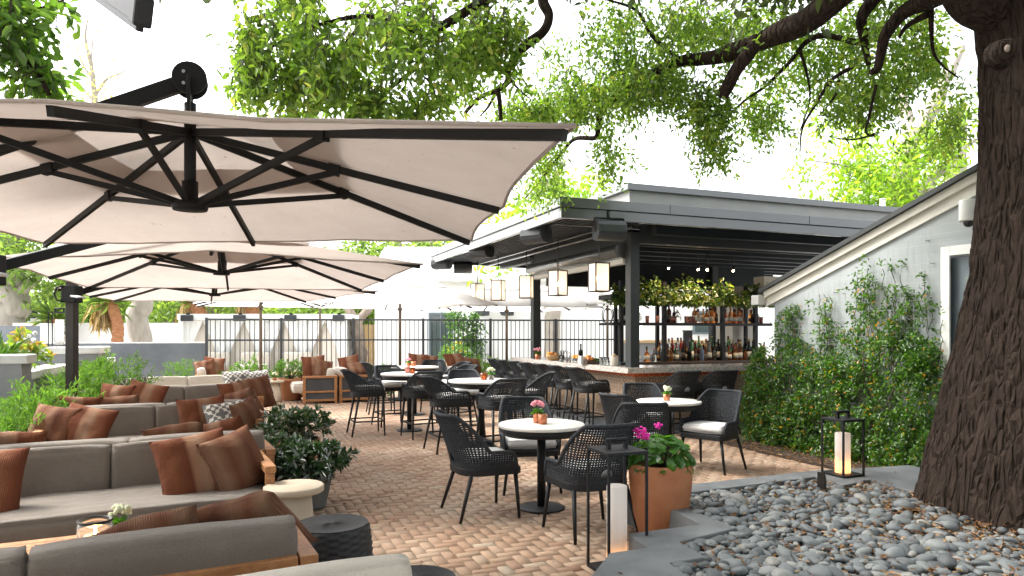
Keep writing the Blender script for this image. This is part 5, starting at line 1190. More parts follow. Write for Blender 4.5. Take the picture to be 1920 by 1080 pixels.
jar(onT(180, 0, 4.30), 'lit candle in a fluted glass jar on the nearest low table', sc=1.25); jar(onT(286, 0, 7.2), 'lit candle jar in front of the second camera facing sofa', sc=1.3); jar(onT(368, 0, 10.0), 'candle jar in front of the third camera facing sofa, mostly hidden', sc=1.3)
posy(onT(226, 0, 4.40) + Vector((0, 0, .02)), 'cream flower head beside the nearest candle jar', 'flower_white', 'glass_clear', 1.1); posy(onT(310, 0, 7.2), 'cream flower in a small vase beside the second candle jar', 'flower_white', 'glass_clear', 1.35); posy(onT(384, 0, 10.0), 'pink flower beside the third candle jar', 'flower_pink', 'glass_clear', 1.35)

# ================================================================ SIDE TABLES, WOVEN STOOLS
def side_table():
    t_ = thing('side_table', '', 'side table'); a = MB(); a.lathe([(0, 0), (.155, 0), (.15, .05), (.118, .43), (0, .43)], 36); a.obj('pedestal', 'beige_table', t_)
    a = MB(); a.lathe([(0, .431), (.195, .431), (.205, .438), (.205, .472), (.195, .48), (0, .48)], 44); a.obj('tabletop', 'beige_table', t_); return t_
sdt = note(side_table())
q = P(551, 906, 4.86); dup(sdt, 'round beige side table beside the nearest green bushes', (q.x, q.y, 0), 0, 'round beige side tables')
q = P(515, 712, 15.4); dup(sdt, 'round beige side table with a small plant right of the trellis pillows', (q.x, q.y, 0), 0, 'round beige side tables'); posy(Vector((q.x, q.y, .48)), 'little white flower pot on the far beige side table', 'flower_white', 'terracotta', 1.1)
q = P(505, 700, 16.0); dup(sdt, 'second round beige side table just behind the far one', (q.x, q.y, 0), 0, 'round beige side tables')
q = P(935, 702, 15.6); dup(sdt, 'round beige side table with flowers near the end of the bar', (q.x, q.y, 0), 0, 'round beige side tables'); posy(Vector((q.x, q.y, .48)), 'pale flowers in a vase on the side table near the end of the bar', 'flower_white', 'table_top', 1.6)
def pouf(lab, loc, rad=.235, h=.43):
    t_ = thing('woven_stool', lab, 'pouf', loc); nu, rows = 132, 46; prof = []
    vs = []; fs = []
    for j in range(rows + 1):
        z = h * j / rows; f_ = j / rows; r = rad * (.93 + .07 * math.sin(math.pi * min(1, f_ * 1.05)))
        if f_ > .93: r -= rad * .05 * ((f_ - .93) / .07) ** 2
        for k in range(nu):
            a_ = 2 * math.pi * k / nu; w_ = math.sin(k * math.pi * 22 * 2 / nu / 1.0 * .5 + (math.pi if j // 2 % 2 else 0)); rr = r + .0065 * w_ * (1 if j % 2 else .2)
            vs.append((rr * math.cos(a_), rr * math.sin(a_), z))
    for j in range(rows):
        for k in range(nu): k2 = (k + 1) % nu; fs.append((j * nu + k, j * nu + k2, (j + 1) * nu + k2, (j + 1) * nu + k))
    a = MB(); a.add(vs, fs, 0, True); a.obj('woven_side', 'wicker', t_)
    vs = []; fs = []; nr = 22; r0 = rad * .885
    for j in range(nr + 1):
        r = r0 * (1 - j / nr)
        for k in range(nu):
            a_ = 2 * math.pi * k / nu; w_ = math.sin(k * math.pi * 2 * 33 / nu + (math.pi if j % 2 else 0)); z = h + .004 - .012 * math.sin(math.pi * j / nr) + .0025 * w_ * min(1, r / .03) * (1 - (j == 0))
            vs.append((r * math.cos(a_), r * math.sin(a_), z))
    for j in range(nr):
        for k in range(nu): k2 = (k + 1) % nu; fs.append((j * nu + k, j * nu + k2, (j + 1) * nu + k2, (j + 1) * nu + k))
    a = MB(); a.add(vs, fs, 0, True); a.obj('woven_top', 'wicker', t_); return t_
q = P(622, 978, 4.06); pouf('round dark woven stool beside the nearest rust pillows', (q.x, q.y, 0))
pouf('dark woven stool cut off by the bottom edge beside the pale sofa', (-.43, 3.12, 0), .20, .44)

# ================================================================ FLOOR LANTERNS
def lantern(h, s_, ch_, lab, loc, rot, lit=True):
    t_ = thing('floor_lantern', lab, 'lantern', loc, rot); r = s_ / 2; f_ = .0075; a = MB()
    for sx in (-1, 1):
        for sy in (-1, 1): a.box(sx * r - f_, sx * r + f_, sy * r - f_, sy * r + f_, .02, h - .012)
    a.box(-r - f_, r + f_, -r - f_, r + f_, 0, .02); a.obj('frame', 'dark_metal', t_)
    a = MB(); a.box(-r - f_ - .002, r + f_ + .002, -r - f_ - .002, r + f_ + .002, h - .012, h + .008); a.obj('top_plate', 'dark_metal', t_, .002)
    a = MB(); a.box(-.075, -.05, -.013, .013, h + .008, h + .065); a.box(.05, .075, -.013, .013, h + .008, h + .065); a.cyl((-.08, 0, h + .065), (.08, 0, h + .065), .013, .013, 12); a.obj('handle', 'dark_metal', t_)
    a = MB(); a.lathe([(.066, .022), (.066, ch_), (.060, ch_ + .004), (0, ch_ - .002)], 32); c_ = a.obj('candle', 'candle_shell', t_)
    if lit: a = MB(); a.sphere((0, 0, .09), (.022, .022, .04), 10, 8); a.obj('flame', 'flame_glow', c_)
    return t_
lantern(.785, .275, .55, 'tall black frame lantern with a glowing white candle in front of the terracotta pot', (.683, 4.515, 0), SITE)
qf = (G(1541, 883, BZ) + G(1606, 880, BZ)) / 2
q = G(1573, 889, BZ); lantern(.51, .24, .38, 'black frame lantern with a white candle on the far corner of the pebble bed', (q.x + .02, q.y - .03, BZ), SITE)
q = P(112, 655, 12.15); lantern(.60, .28, .47, 'black frame lantern with a white candle on the planter wall at the far left', (q.x, q.y, 1.30), SITE, False)
sp = thing('garden_spotlight', 'small black wedge shaped spotlight among the pebbles', 'garden light', G(1541, 922, .21), SITE + 30); a = MB(); a.add([(-.035, -.03, .0), (.035, -.03, .0), (.035, .03, .0), (-.035, .03, .0), (-.03, -.03, .17), (.012, -.03, .13), (.012, .03, .13), (-.03, .03, .17)], [(0, 3, 2, 1), (4, 5, 6, 7), (0, 1, 5, 4), (1, 2, 6, 5), (2, 3, 7, 6), (3, 0, 4, 7)]); a.obj('lamp_head', 'bronze_metal', sp, .004); a = MB(); a.cyl((0, 0, -.1), (0, 0, .02), .012, .012, 8); a.obj('stake', 'black_plastic', sp)

# ================================================================ UMBRELLAS
def umbrella(lab, anchors, apex_z, clothm='canopy', post=None, joint_z=2.0, hub_drop=.40, pole=None, metal='umbrella_metal', group=None, poler=.03, cap_scale=.50, name='cantilever_umbrella', sag=.035):
    A = [Vector(p) for p in anchors]; c = sum((Vector((p.x, p.y, 0)) for p in A), Vector()) / 8; apex = Vector((c.x, c.y, apex_z))
    base = Vector((post[0], post[1], 0)) if post else Vector((pole[0], pole[1], 0))
    t_ = thing(name, lab, 'umbrella', base, 0, group); L_ = lambda p: p - base
    def surf(i, t, r):
        e = A[i].lerp(A[(i + 1) % 8], t); cc = Vector((c.x, c.y, e.z)); e = e.lerp(cc, .03 * math.sin(math.pi * t))
        p = apex.lerp(e, r); s_ = math.sin(math.pi * t) * r
        p.z -= sag * s_ * math.sin(math.pi * min(1, r * .95)) ; p.z += .012 * noise.noise(Vector((p.x * 2.2, p.y * 2.2, base.x))) * s_ * 1.6
        return p
    seg, ringn = 7, 12
    def sheet(r0, r1, dz0, dz1):
        vs = []; fs = []; N = 8 * seg
        for j in range(ringn + 1):
            f_ = j / ringn; r = r0 + (r1 - r0) * f_
            for k in range(N): p = surf(k // seg, (k % seg) / seg, r); p.z += dz0 + (dz1 - dz0) * f_; vs.append(L_(p))
        for j in range(ringn):
            for k in range(N): k2 = (k + 1) % N; fs.append((j * N + k, j * N + k2, (j + 1) * N + k2, (j + 1) * N + k))
        return vs, fs
    a = MB(); a.add(*sheet(.30, 1.0, 0, 0), 0, True); can = a.obj('canopy', clothm, t_)
    a = MB(); a.add(*sheet(.015, cap_scale, .06, .03), 0, True); a.obj('vent_cap', clothm, can)
    hem = MB(); rimp = [L_(surf(k // seg, (k % seg) / seg, 1.0)) for k in range(8 * seg)]; hem.tube(rimp, .008, 6, close=True); hem.obj('hem', clothm, can)
    hub = apex + Vector((0, 0, -hub_drop))
    for i in range(8):
        tip = A[i].lerp(apex, .015) + Vector((0, 0, -.03)); top_ = apex + Vector((0, 0, -.03))
        a = MB(); a.bar(L_(top_), L_(tip), .024, .036); m_ = top_.lerp(tip, .47); d = (tip - top_).normalized(); a.bar(L_(m_ - d * .03 - Vector((0, 0, .006))), L_(m_ + d * .03 - Vector((0, 0, .006))), .04, .055); rb_ = a.obj('rib', metal, t_)
        a = MB(); a.bar(L_(hub + (m_ - hub).normalized() * .05), L_(m_ + Vector((0, 0, -.02))), .020, .030); a.obj('strut', metal, rb_)
    a = MB(); a.lathe([(0, -.02), (.085, -.02), (.09, 0), (.085, .02), (.04, .03), (.04, .13), (0, .13)], 20, L_(hub)); a.obj('hub', metal, t_)
    if post:
        head = apex + Vector((0, 0, .24))
        a = MB(); a.cyl(L_(hub), L_(apex + Vector((0, 0, .12))), .030, .030, 14); a.obj('mast', metal, t_)
        J = Vector((post[0], post[1], joint_z)); d = (head - J).normalized(); side = d.cross(Vector((0, 0, 1))).normalized()
        a = MB(); a.bar(L_(J), L_(head), .055, .08); a.obj('arm', metal, t_, .008)
        a = MB()
        for sg_ in (-1, 1):
            q = L_(head) + side * .045 * sg_; a.cyl(q - side * .008, q + side * .008, .085, .085, 22)
            a.bar(q - Vector((0, 0, .0)), q - Vector((0, 0, .19)), .016, .13, 0, side)
        a.obj('arm_head', metal, t_, .004)
        a = MB()
        for (dx, dz) in ((-.03, .04), (-.03, -.02), (0, -.1)):
            for sg_ in (-1, 1): q = L_(head) + d * dx + Vector((0, 0, dz)) + side * .056 * sg_; a.cyl(q - side * .004, q + side * .004, .009, .009, 8)
        a.obj('bolt', 'steel', t_)
        a = MB(); a.box(-.055, .055, -.055, .055, .02, 2.35); a.obj('post', 'bronze_metal', t_, .01)
        a = MB(); a.box(-.3, .3, -.3, .3, 0, .06); a.obj('base_plate', 'dark_metal', t_, .01)
        a = MB(); q = L_(J); a.box(q.x - .09, q.x + .09, q.y - .085, q.y + .085, q.z - .11, q.z + .11); jb = a.obj('joint_bracket', metal, t_, .01)
        a = MB(); a.cyl(q + Vector((.05, -.10, -.03)), q + Vector((.24, -.12, -.05)), .018, .014, 10); a.obj('crank_handle', 'steel', jb); a = MB(); a.tube([q + Vector((-.06, -.09, .10)), q + Vector((-.14, -.09, .08)), q + Vector((-.17, -.09, 0)), q + Vector((-.14, -.09, -.08)), q + Vector((-.06, -.09, -.10))], .012, 8); a.obj('grip', metal, jb)
    else:
        a = MB(); a.cyl((0, 0, 0), L_(apex + Vector((0, 0, .08))), poler, poler * .85, 14); a.obj('pole', 'pole_brown', t_)
        a = MB(); z_ = A[0].z - .05; a.cyl((0, 0, z_ - .04), (0, 0, z_ + .02), poler * 1.7, poler * 1.7, 14); a.obj('collar', 'pole_brown', t_)
        a = MB(); a.lathe([(0, 0), (.28, 0), (.28, .05), (.05, .07), (.04, .3), (0, .3)], 24); a.obj('base', 'dark_metal', t_)
    return t_
def quad8(NL, NR, FR, FL, zs):
    NL, NR, FR, FL = map(Vector, (NL, NR, FR, FL)); pts = [NL, (NL + NR) / 2, NR, (NR + FR) / 2, FR, (FR + FL) / 2, FL, (FL + NL) / 2]
    return [Vector((p.x, p.y, z)) for p, z in zip(pts, zs)]
z1 = 2.21
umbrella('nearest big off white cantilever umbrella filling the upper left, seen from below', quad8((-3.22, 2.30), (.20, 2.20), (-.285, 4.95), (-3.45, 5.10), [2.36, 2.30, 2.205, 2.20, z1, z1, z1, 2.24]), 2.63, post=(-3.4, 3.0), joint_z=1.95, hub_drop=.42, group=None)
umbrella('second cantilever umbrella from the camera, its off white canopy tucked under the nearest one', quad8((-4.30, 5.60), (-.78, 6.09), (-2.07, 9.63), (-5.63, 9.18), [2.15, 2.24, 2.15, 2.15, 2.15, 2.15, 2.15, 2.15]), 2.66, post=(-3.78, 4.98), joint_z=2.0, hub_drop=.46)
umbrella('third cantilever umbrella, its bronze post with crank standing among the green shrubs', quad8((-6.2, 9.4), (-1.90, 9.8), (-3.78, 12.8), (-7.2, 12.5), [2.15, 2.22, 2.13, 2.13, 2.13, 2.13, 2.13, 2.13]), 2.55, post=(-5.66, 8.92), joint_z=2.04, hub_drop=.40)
def square8(c, half, z, rot):
    o8 = [(-1, -1), (0, -1), (1, -1), (1, 0), (1, 1), (0, 1), (-1, 1), (-1, 0)]; cr, sr = math.cos(R(rot)), math.sin(R(rot))
    return [Vector((c[0] + (x * cr - y * sr) * half, c[1] + (x * sr + y * cr) * half, z)) for x, y in o8]
for lab, (u, Y), half, z, rise, rot in (('white market umbrella on a brown pole behind the third cantilever umbrella', (489, 15.2), 1.35, 2.16, .35, SITE), ('wide white market umbrella on a brown pole in the middle of the railing', (750, 15.8), 1.75, 2.14, .78, SITE), ('white market umbrella on a brown pole just left of the bar counter end', (950, 17.0), 1.75, 2.13, .80, SITE), ('white market umbrella behind the bar counter, coiled cord on its pole', (1139, 17.6), 1.25, 2.2, .55, SITE), ('white market umbrella standing before the right end of the cabana', (600, 20.5), 1.4, 2.35, .4, 0)):
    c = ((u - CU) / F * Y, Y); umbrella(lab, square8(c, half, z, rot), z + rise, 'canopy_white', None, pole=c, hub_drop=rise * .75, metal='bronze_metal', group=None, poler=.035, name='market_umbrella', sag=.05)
cord = thing('cord', 'loop of dark cord hung on the umbrella pole behind the bar', 'cord', P(1139, 590, 17.5)); a = MB(); a.tube([(.14 * math.cos(q), -.03, .22 * math.sin(q)) for q in np.linspace(0, 2 * math.pi, 22)[:-1]], .012, 6, close=True); a.tube([(.11 * math.cos(q), -.05, -.03 + .2 * math.sin(q)) for q in np.linspace(0, 2 * math.pi, 22)[:-1]], .012, 6, close=True); a.obj('coil', 'black_plastic', cord)
ba = thing('metal_arm', 'end of a dark metal arm poking into the top left corner of the sky', 'metal arm', P(268, 22, 1.7)); q0 = Vector((0, 0, 0)); q1 = P(185, -30, 2.1) - P(268, 22, 1.7); q2 = q1 * 3.2
a = MB(); a.bar(q0, q2, .035, .062); a.obj('beam', 'dark_metal', ba, .006); a = MB(); a.bar(q0 - q1.normalized() * .012, q0 + q1.normalized() * .05, .044, .072); a.obj('end_cap', 'dark_metal', ba, .008); a = MB(); a.bar(q0 + Vector((.0, 0, -.042)) + q1 * .05, q2 + Vector((0, 0, -.042)), .018, .024); a.obj('cable_tray', 'dark_metal', ba, .004)

# ================================================================ SHRUBS AND POTS
def bush(name, lab, cat, loc, size, n, kind='leaf_fine', lf=(.05, .009), per=14, length=.16, up=.6, pot=None, group=None, stem=True, shell=.35, seed=0, droop=-.6):
    t_ = thing(name, lab, cat, loc, 0, group); zc = size[2]; z0 = pot[1] if pot else 0
    pts, d = ellip((0, 0, z0 + zc * .95), size, n, shell); pts[:, 2] = np.maximum(pts[:, 2], z0 * .85 + .02)
    for i in range(n):      # uneven outline
        pts[i] = np.array([0, 0, z0 + zc * .6]) + (pts[i] - np.array([0, 0, z0 + zc * .6])) * (1 + .32 * noise.noise(Vector((d[i][0] * 2 + seed, d[i][1] * 2, d[i][2] * 2))))
    p_, dd, nn_ = sprigs(pts, per, length, length * .10, droop, out=d * .9 * np.array([1, 1, .6]) + np.array([0, 0, up])); m_ = len(p_)
    dd = unit(dd + np.repeat(d, per, 0) * .5 + np.array([0, 0, up * .5])); p_[:, 2] = np.maximum(p_[:, 2], .01)
    leaves_obj('foliage', p_, dd, nn_, rng.uniform(.75, 1.25, m_) * lf[0], rng.uniform(.8, 1.2, m_) * lf[1], kind, np.clip(rng.normal(.5, .22, m_) + .25 * np.repeat(d[:, 2], per), 0, 1), t_)
    a = MB()
    for k in range(9):
        q = rand_dirs(1)[0]; a.tube([(q[0] * .03, q[1] * .03, z0 * .9), (q[0] * size[0] * .3, q[1] * size[1] * .3, z0 + zc * .7), (q[0] * size[0] * .6, q[1] * size[1] * .6, z0 + zc * (1.1 + .3 * q[2]))], [.012, .009, .004], 6)
    a.obj('stem', 'twig', t_)
    if pot:
        r, h, pm = pot; a = MB(); a.lathe([(0, 0), (r * .70, 0), (r * .74, .02), (r * .94, h * .72), (r * .97, h * .86), (r * 1.04, h * .87), (r * 1.04, h), (r * .93, h), (r * .90, h * .9), (0, h * .9)], 36); a.obj('pot', pm, t_)
        a = MB(); a.lathe([(0, h * .905), (r * .9, h * .905)], 24); a.obj('potting_soil', 'soil', t_)
    return t_
# glossy bushes in pots between the seats and the aisle
bush('potted_shrub', 'nearest dark glossy shrub in a slate grey pot behind the beige side table', 'potted plant', (-1.80, 6.15, 0), (.32, .28, .12), 130, 'leaf_glossy', (.072, .030), 11, .09, .35, (.20, .29, 'slate_pot'))
bush('potted_shrub', 'dark glossy shrub in an old terracotta pot, left of the slate pot', 'potted plant', (-2.12, 6.32, 0), (.26, .26, .13), 70, 'leaf_glossy', (.07, .030), 11, .09, .35, (.22, .30, 'terracotta_old'), seed=4)
bush('potted_shrub', 'dark glossy shrub behind the nearest one, at the end of the sofa rows', 'potted plant', (-2.28, 7.35, 0), (.30, .30, .15), 120, 'leaf_glossy', (.07, .030), 11, .10, .4, (.23, .42, 'terracotta_old'), seed=9)
# geranium
ger = thing('potted_geranium', 'big terracotta pot of green geranium with magenta flowers beside the pebble bed', 'potted plant', (1.13, 5.28, 0))
a = MB(); a.lathe([(0, 0), (.155, 0), (.165, .015), (.205, .18), (.233, .38), (.238, .47), (.236, .555), (.228, .562), (.20, .55), (.195, .5), (0, .5)], 48); a.obj('pot', 'terracotta', ger)
a = MB(); a.lathe([(0, .505), (.195, .505)], 28); a.obj('potting_soil', 'soil', ger)
nb_ = 330; pt, d = ellip((0, 0, .58), (.25, .25, .20), nb_, .55); pt = pt[(d[:, 2] > -.35)]; d = d[d[:, 2] > -.35]; nb_ = len(pt)
vs = []; fs = []; vr = []
for i in range(nb_):      # round scalloped leaves
    nrm = Vector(d[i]) * .7 + Vector((random.gauss(0, .35), random.gauss(0, .35), .7)); nrm.normalize(); x = nrm.orthogonal().normalized(); y = nrm.cross(x); r = random.uniform(.024, .042); n0 = len(vs); c = Vector(pt[i])
    vs.append(c - nrm * r * .25)
    for q in range(12): a_ = 2 * math.pi * q / 12; rr = r * (1 + .10 * math.cos(6 * a_)) * (1 if q else .55); vs.append(c + x * rr * math.cos(a_) + y * rr * math.sin(a_))
    for q in range(12): fs.append((n0, n0 + 1 + q, n0 + 1 + (q + 1) % 12))
    vr += [random.random()] * 12
o_ = bpy.data.objects.new('foliage', npmesh('foliage', np.array([tuple(v) for v in vs]), np.array(fs), 'leaf_geranium', np.array(vr))); COL.objects.link(o_); o_.parent = ger
a = MB()
for k in range(26): q = rand_dirs(1)[0]; a.tube([(q[0] * .05, q[1] * .05, .5), (q[0] * .13, q[1] * .13, .56 + .05 * abs(q[2])), (q[0] * .21, q[1] * .21, .60 + .12 * abs(q[2]))], .004, 5)
a.obj('stem', 'leaf_geranium', ger) if False else a.obj('stem', 'twig', ger)
for k, (dx, dy, z, r) in enumerate(((-.17, -.08, .80, .052), (-.02, -.02, .84, .030), (-.13, -.1, .775, .03))):
    a = MB(); a.cyl((dx * .5, dy * .5, .6), (dx, dy, z), .0035, .003, 5); st2 = a.obj('flower_stalk', 'twig', ger)
    a = MB()
    for q in range(34 if k != 1 else 14): e = Vector(rand_dirs(1)[0]); a.sphere(Vector((dx, dy, z)) + e * r * random.uniform(.6, 1) * Vector((1, 1, .7)).length / 1.6, (.012, .012, .009), 6, 4)
    a.obj('flower_head', 'flower_magenta', st2)
# soft green shrubs along the planter
for k, (u, v, Y, sx, sz, n, lab) in enumerate(((8, 815, 6.7, .38, .26, 120, 'feathery light green shrub at the left edge beside the dark pillows'), (105, 770, 7.9, .46, .34, 170, 'feathery light green shrub at the foot of the bronze umbrella post'),
        (205, 705, 10.3, .62, .46, 260, 'largest feathery light green shrub, right of the bronze umbrella post'), (140, 720, 9.6, .42, .36, 150, 'feathery light green shrub tucked behind the bronze umbrella post'), (60, 775, 7.2, .34, .26, 110, 'small feathery shrub between the two left edge shrubs'),
        (342, 694, 15.8, .34, .20, 70, 'low spiky green plant at the foot of the dark plaster wall'))):
    q = P(u, v, Y); bush('feathery_shrub', lab, 'shrub', (q.x, q.y, 0), (sx, sx, max(.2, q.z * .62)), int(n * 1.6), 'leaf_fine', (.075, .012), 16, .20, .9, seed=k * 3)
for k, (u, Y, sx, sz, lab) in enumerate(((470, 16.0, .55, .42, 'light green bush before the railing, right of the small pale sofa'), (705, 16.4, .42, .38, 'light green bush before the railing behind the stools'), (924, 16.6, .58, .46, 'dark green leafy bush before the railing near the bar'), (1000, 17.0, .4, .35, 'small green bush behind the far end of the bar'))):
    bush('leafy_bush', lab, 'shrub', ((u - CU) / F * Y, Y, 0), (sx, sx * .7, sz), 170, 'leaf_fine' if k < 2 else 'leaf_oak_near', (.07, .022), 12, .15, .6, seed=k * 5 + 1)
q = P(546, 720, 15.9); bush('potted_shrub', 'bright green shrub in a terracotta pot left of the teak sofa', 'potted plant', (q.x, q.y, 0), (.36, .3, .18), 140, 'leaf_fine', (.06, .018), 12, .13, .6, (.30, .50, 'terracotta'), seed=2)
# croton with white flowers on the planter
q = P(48, 655, 9.9); cr = bush('flowering_shrub', 'reddish green broad leaved shrub with white flowers on the left planter', 'shrub', (q.x, q.y, .92), (.26, .26, .27), 60, 'leaf_croton', (.11, .05), 6, .14, .4, seed=6)
for k in range(7):
    a = MB(); c = Vector((random.uniform(.02, .26), random.uniform(-.2, .0), random.uniform(.42, .62))); [a.sphere(c + Vector(rand_dirs(1)[0]) * .018, .018, 6, 4) for _ in range(7)]
    a.obj('flower', 'curtain', cr)
q = P(-4, 650, 9.6); gp = thing('grass_plant', 'arching thin leaved grass plant at the left edge on the planter', 'plant', (q.x, q.y, 1.1)); m_ = 90; dd = rand_dirs(m_); dd[:, 2] = np.abs(dd[:, 2]) + .4; leaves_obj('blades', np.zeros((m_, 3)) + rng.normal(size=(m_, 3)) * .03, dd, rand_dirs(m_), rng.uniform(.25, .5, m_), .014, 'leaf_fine', None, gp)
q = P(856, 668, 20.5); bush('potted_shrub', 'green shrub in a tan wooden box before the white house', 'potted plant', (q.x, q.y, 0), (.40, .35, .22), 60, 'leaf_vine', (.12, .04), 8, .16, .3, (.40, .7, 'tan_wood'), seed=5)
for k, (u, Y, h) in enumerate(((858, 22.0, 2.35), (887, 22.2, 2.15))):
    t_ = thing('columnar_shrub', ['left, wider', 'right, narrower'][k] + ' of two upright bronze green shrubs before the house window', 'shrub', ((u - CU) / F * Y, Y, 0), 0, 'upright shrubs before the white house'); m_ = 170
    z_ = rng.uniform(.75, h, m_); rr = (.42 if k == 0 else .28) * np.sqrt(np.maximum(.05, 1 - ((z_ - 1.3) / (h - 1.2)) ** 2)); an = rng.uniform(0, 6.28, m_); ps = np.stack([np.cos(an) * rr * rng.random(m_) ** .5, np.sin(an) * rr * rng.random(m_) ** .5, z_], 1)
    p_, d_, n_ = sprigs(ps, 6, .18, .05, .1); m2 = len(p_); leaves_obj('foliage', p_, d_, n_, rng.uniform(.08, .14, m2), rng.uniform(.04, .06, m2), 'leaf_vine', rng.random(m2) * .8, t_); a = MB(); a.tube([(0, 0, 0), (.02, 0, 1), (0, .02, h * .9)], [.04, .03, .01], 8); a.obj('stem', 'twig', t_)

# ================================================================ THE BIG OAK
oak = thing('oak_tree', 'massive dark furrowed oak at the right whose limbs reach across the top', 'tree', OAK)
def trunk_r(z, a):
    flare = float(np.interp(z, [0, .25, .58, .87, 1.25, 1.65, 1.94, 2.65, 3.58, 4.6, 6.2], [1.02, .97, .935, .886, .815, .745, .70, .64, .62, .70, .6]))
    lobes = 1 + (.03 * math.exp(-z / .7) + .015) * math.sin(a * 5 + .8 + .4 * z) + .02 * math.sin(a * 2 + 1.9)
    return flare * lobes
nu, nz_ = 440, 460; Hh = 6.2; co = np.zeros((nz_ + 1, nu, 3))
for j in range(nz_ + 1):
    z = -.1 + Hh * j / nz_; cx = -.02 * z + .05 * math.sin(z * .9); lean = .030 * z
    for k in range(nu):
        a_ = 2 * math.pi * k / nu; r = trunk_r(max(z, 0), a_)
        q = Vector((math.cos(a_) * 8.6, math.sin(a_) * 8.6, z * 1.9)); wv_ = noise.noise_vector(q * .7) * .55; q2 = q + wv_
        rd = 1 - abs(noise.noise(q2 * 1.25)) * 2; rd2 = 1 - abs(noise.noise(Vector((q2.x * 2.4, q2.y * 2.4, q2.z * 1.9)) + Vector((7, 3, 1)))) * 2
        cr_ = max(0, rd) ** 2.5 * .022 + max(0, rd2) ** 2.2 * .014 - .009 * noise.noise(q2 * 4.2) - .004 * noise.noise(q2 * 9)
        r -= cr_; co[j, k] = (cx + lean + r * math.cos(a_), r * math.sin(a_), z)
fsq = np.array([[j * nu + k, j * nu + (k + 1) % nu, (j + 1) * nu + (k + 1) % nu, (j + 1) * nu + k] for j in range(nz_) for k in range(nu)])
me = npmesh('trunk', co.reshape(-1, 3), fsq, 'bark'); me.polygons.foreach_set('use_smooth', [True] * len(me.polygons)); tk = bpy.data.objects.new('trunk', me); COL.objects.link(tk); tk.parent = oak
kn = MB(); kp = P(1893, 88, 4.52) - OAK; kn.tube([kp + Vector((.03, .14, 0)), kp + Vector((.01, .03, 0)), kp, kp + Vector((0, .02, 0))], [.10, .07, .045, .025], 14); kn.sphere(kp + Vector((0, .012, -.004)), (.026, .016, .026), 10, 8, 1); kn.obj('knot', ['bark', 'bark_far'], tk)
lm = MB(); TW = []
def lb(pts, r0, r1, **k):
    path = limb(lm, [P(*p) - OAK for p in pts], r0, r1, **k); TW.append(path); return path
# main limb then the long limb over the bar
lb([(1930, 40, 5.2), (1850, -10, 5.1), (1770, -70, 5.1), (1690, -95, 5.3), (1600, -35, 5.6), (1530, 25, 5.8), (1480, 55, 6.0), (1410, 88, 6.3), (1340, 105, 6.6), (1290, 116, 6.8)], .27, .055, power=.55, n=14)
lb([(1300, 112, 6.75), (1252, 126, 6.9), (1204, 152, 7.2), (1152, 185, 7.5), (1126, 211, 7.7), (1121, 237, 7.8), (1115, 259, 7.9), (1078, 261, 8.2), (1049, 292, 8.5), (1012, 340, 8.9), (985, 372, 9.1)], .058, .010)
lb([(1420, 84, 6.25), (1385, 130, 6.3), (1365, 165, 6.4), (1352, 184, 6.45)], .072, .055, n=12)
lb([(1790, -30, 5.2), (1722, 0, 5.6), (1687, 22, 5.8), (1660, 60, 5.9), (1652, 95, 5.95), (1645, 128, 6.0), (1632, 136, 6.0)], .085, .022)
lb([(1690, -60, 5.5), (1638, 0, 6.0), (1615, 35, 6.1), (1620, 80, 6.2), (1629, 122, 6.25)], .075, .018)
lb([(1620, 60, 6.1), (1607, 78, 6.3), (1544, 67, 6.5), (1509, 80, 6.7), (1482, 115, 6.8), (1438, 160, 7.0), (1393, 191, 7.2), (1345, 240, 7.4)], .035, .008)
lb([(1500, 95, 6.7), (1515, 145, 6.8), (1518, 190, 6.9), (1500, 245, 7.0)], .016, .005)
lb([(1600, 125, 6.3), (1560, 150, 6.4), (1530, 195, 6.5), (1505, 240, 6.6), (1500, 285, 6.7)], .02, .005)
lb([(1572, 150, 6.4), (1566, 178, 6.4), (1536, 218, 6.4)], .016, .006)
lb([(1642, 160, 6.0), (1630, 215, 6.0), (1623, 248, 6.0), (1640, 256, 6.05)], .014, .006); lb([(1640, 252, 6.0), (1600, 262, 6.1), (1560, 258, 6.2)], .010, .004)
lb([(1745, 15, 5.6), (1748, 90, 5.8), (1765, 120, 5.8), (1796, 145, 5.9)], .018, .007)
lb([(1742, 25, 5.6), (1700, 48, 5.9), (1685, 70, 6.0)], .028, .012)
lb([(1280, 118, 6.8), (1225, 70, 6.7), (1195, 20, 6.6), (1140, 0, 6.5), (1100, -12, 6.5)], .02, .008)
lb([(1090, -60, 7.0), (1022, -10, 7.0), (1029, 27, 7.0), (1018, 58, 7.0), (982, 89, 7.1), (955, 129, 7.2), (951, 155, 7.2), (933, 169, 7.3), (898, 182, 7.4), (871, 213, 7.5)], .075, .018, power=.7)
lb([(955, 140, 7.2), (920, 122, 7.2), (880, 111, 7.1), (853, 122, 7.1), (840, 160, 7.1)], .045, .012)
lb([(931, 164, 7.3), (936, 190, 7.3), (938, 226, 7.3)], .03, .018); lb([(931, 172, 7.3), (915, 200, 7.4), (900, 218, 7.4)], .018, .006); lb([(955, 150, 7.2), (980, 175, 7.3), (995, 186, 7.3)], .014, .005)
lb([(1022, -60, 6.6), (900, 5, 6.5), (844, 40, 6.4), (791, 80, 6.3), (782, 124, 6.3), (733, 164, 6.3), (690, 205, 6.3)], .05, .010)
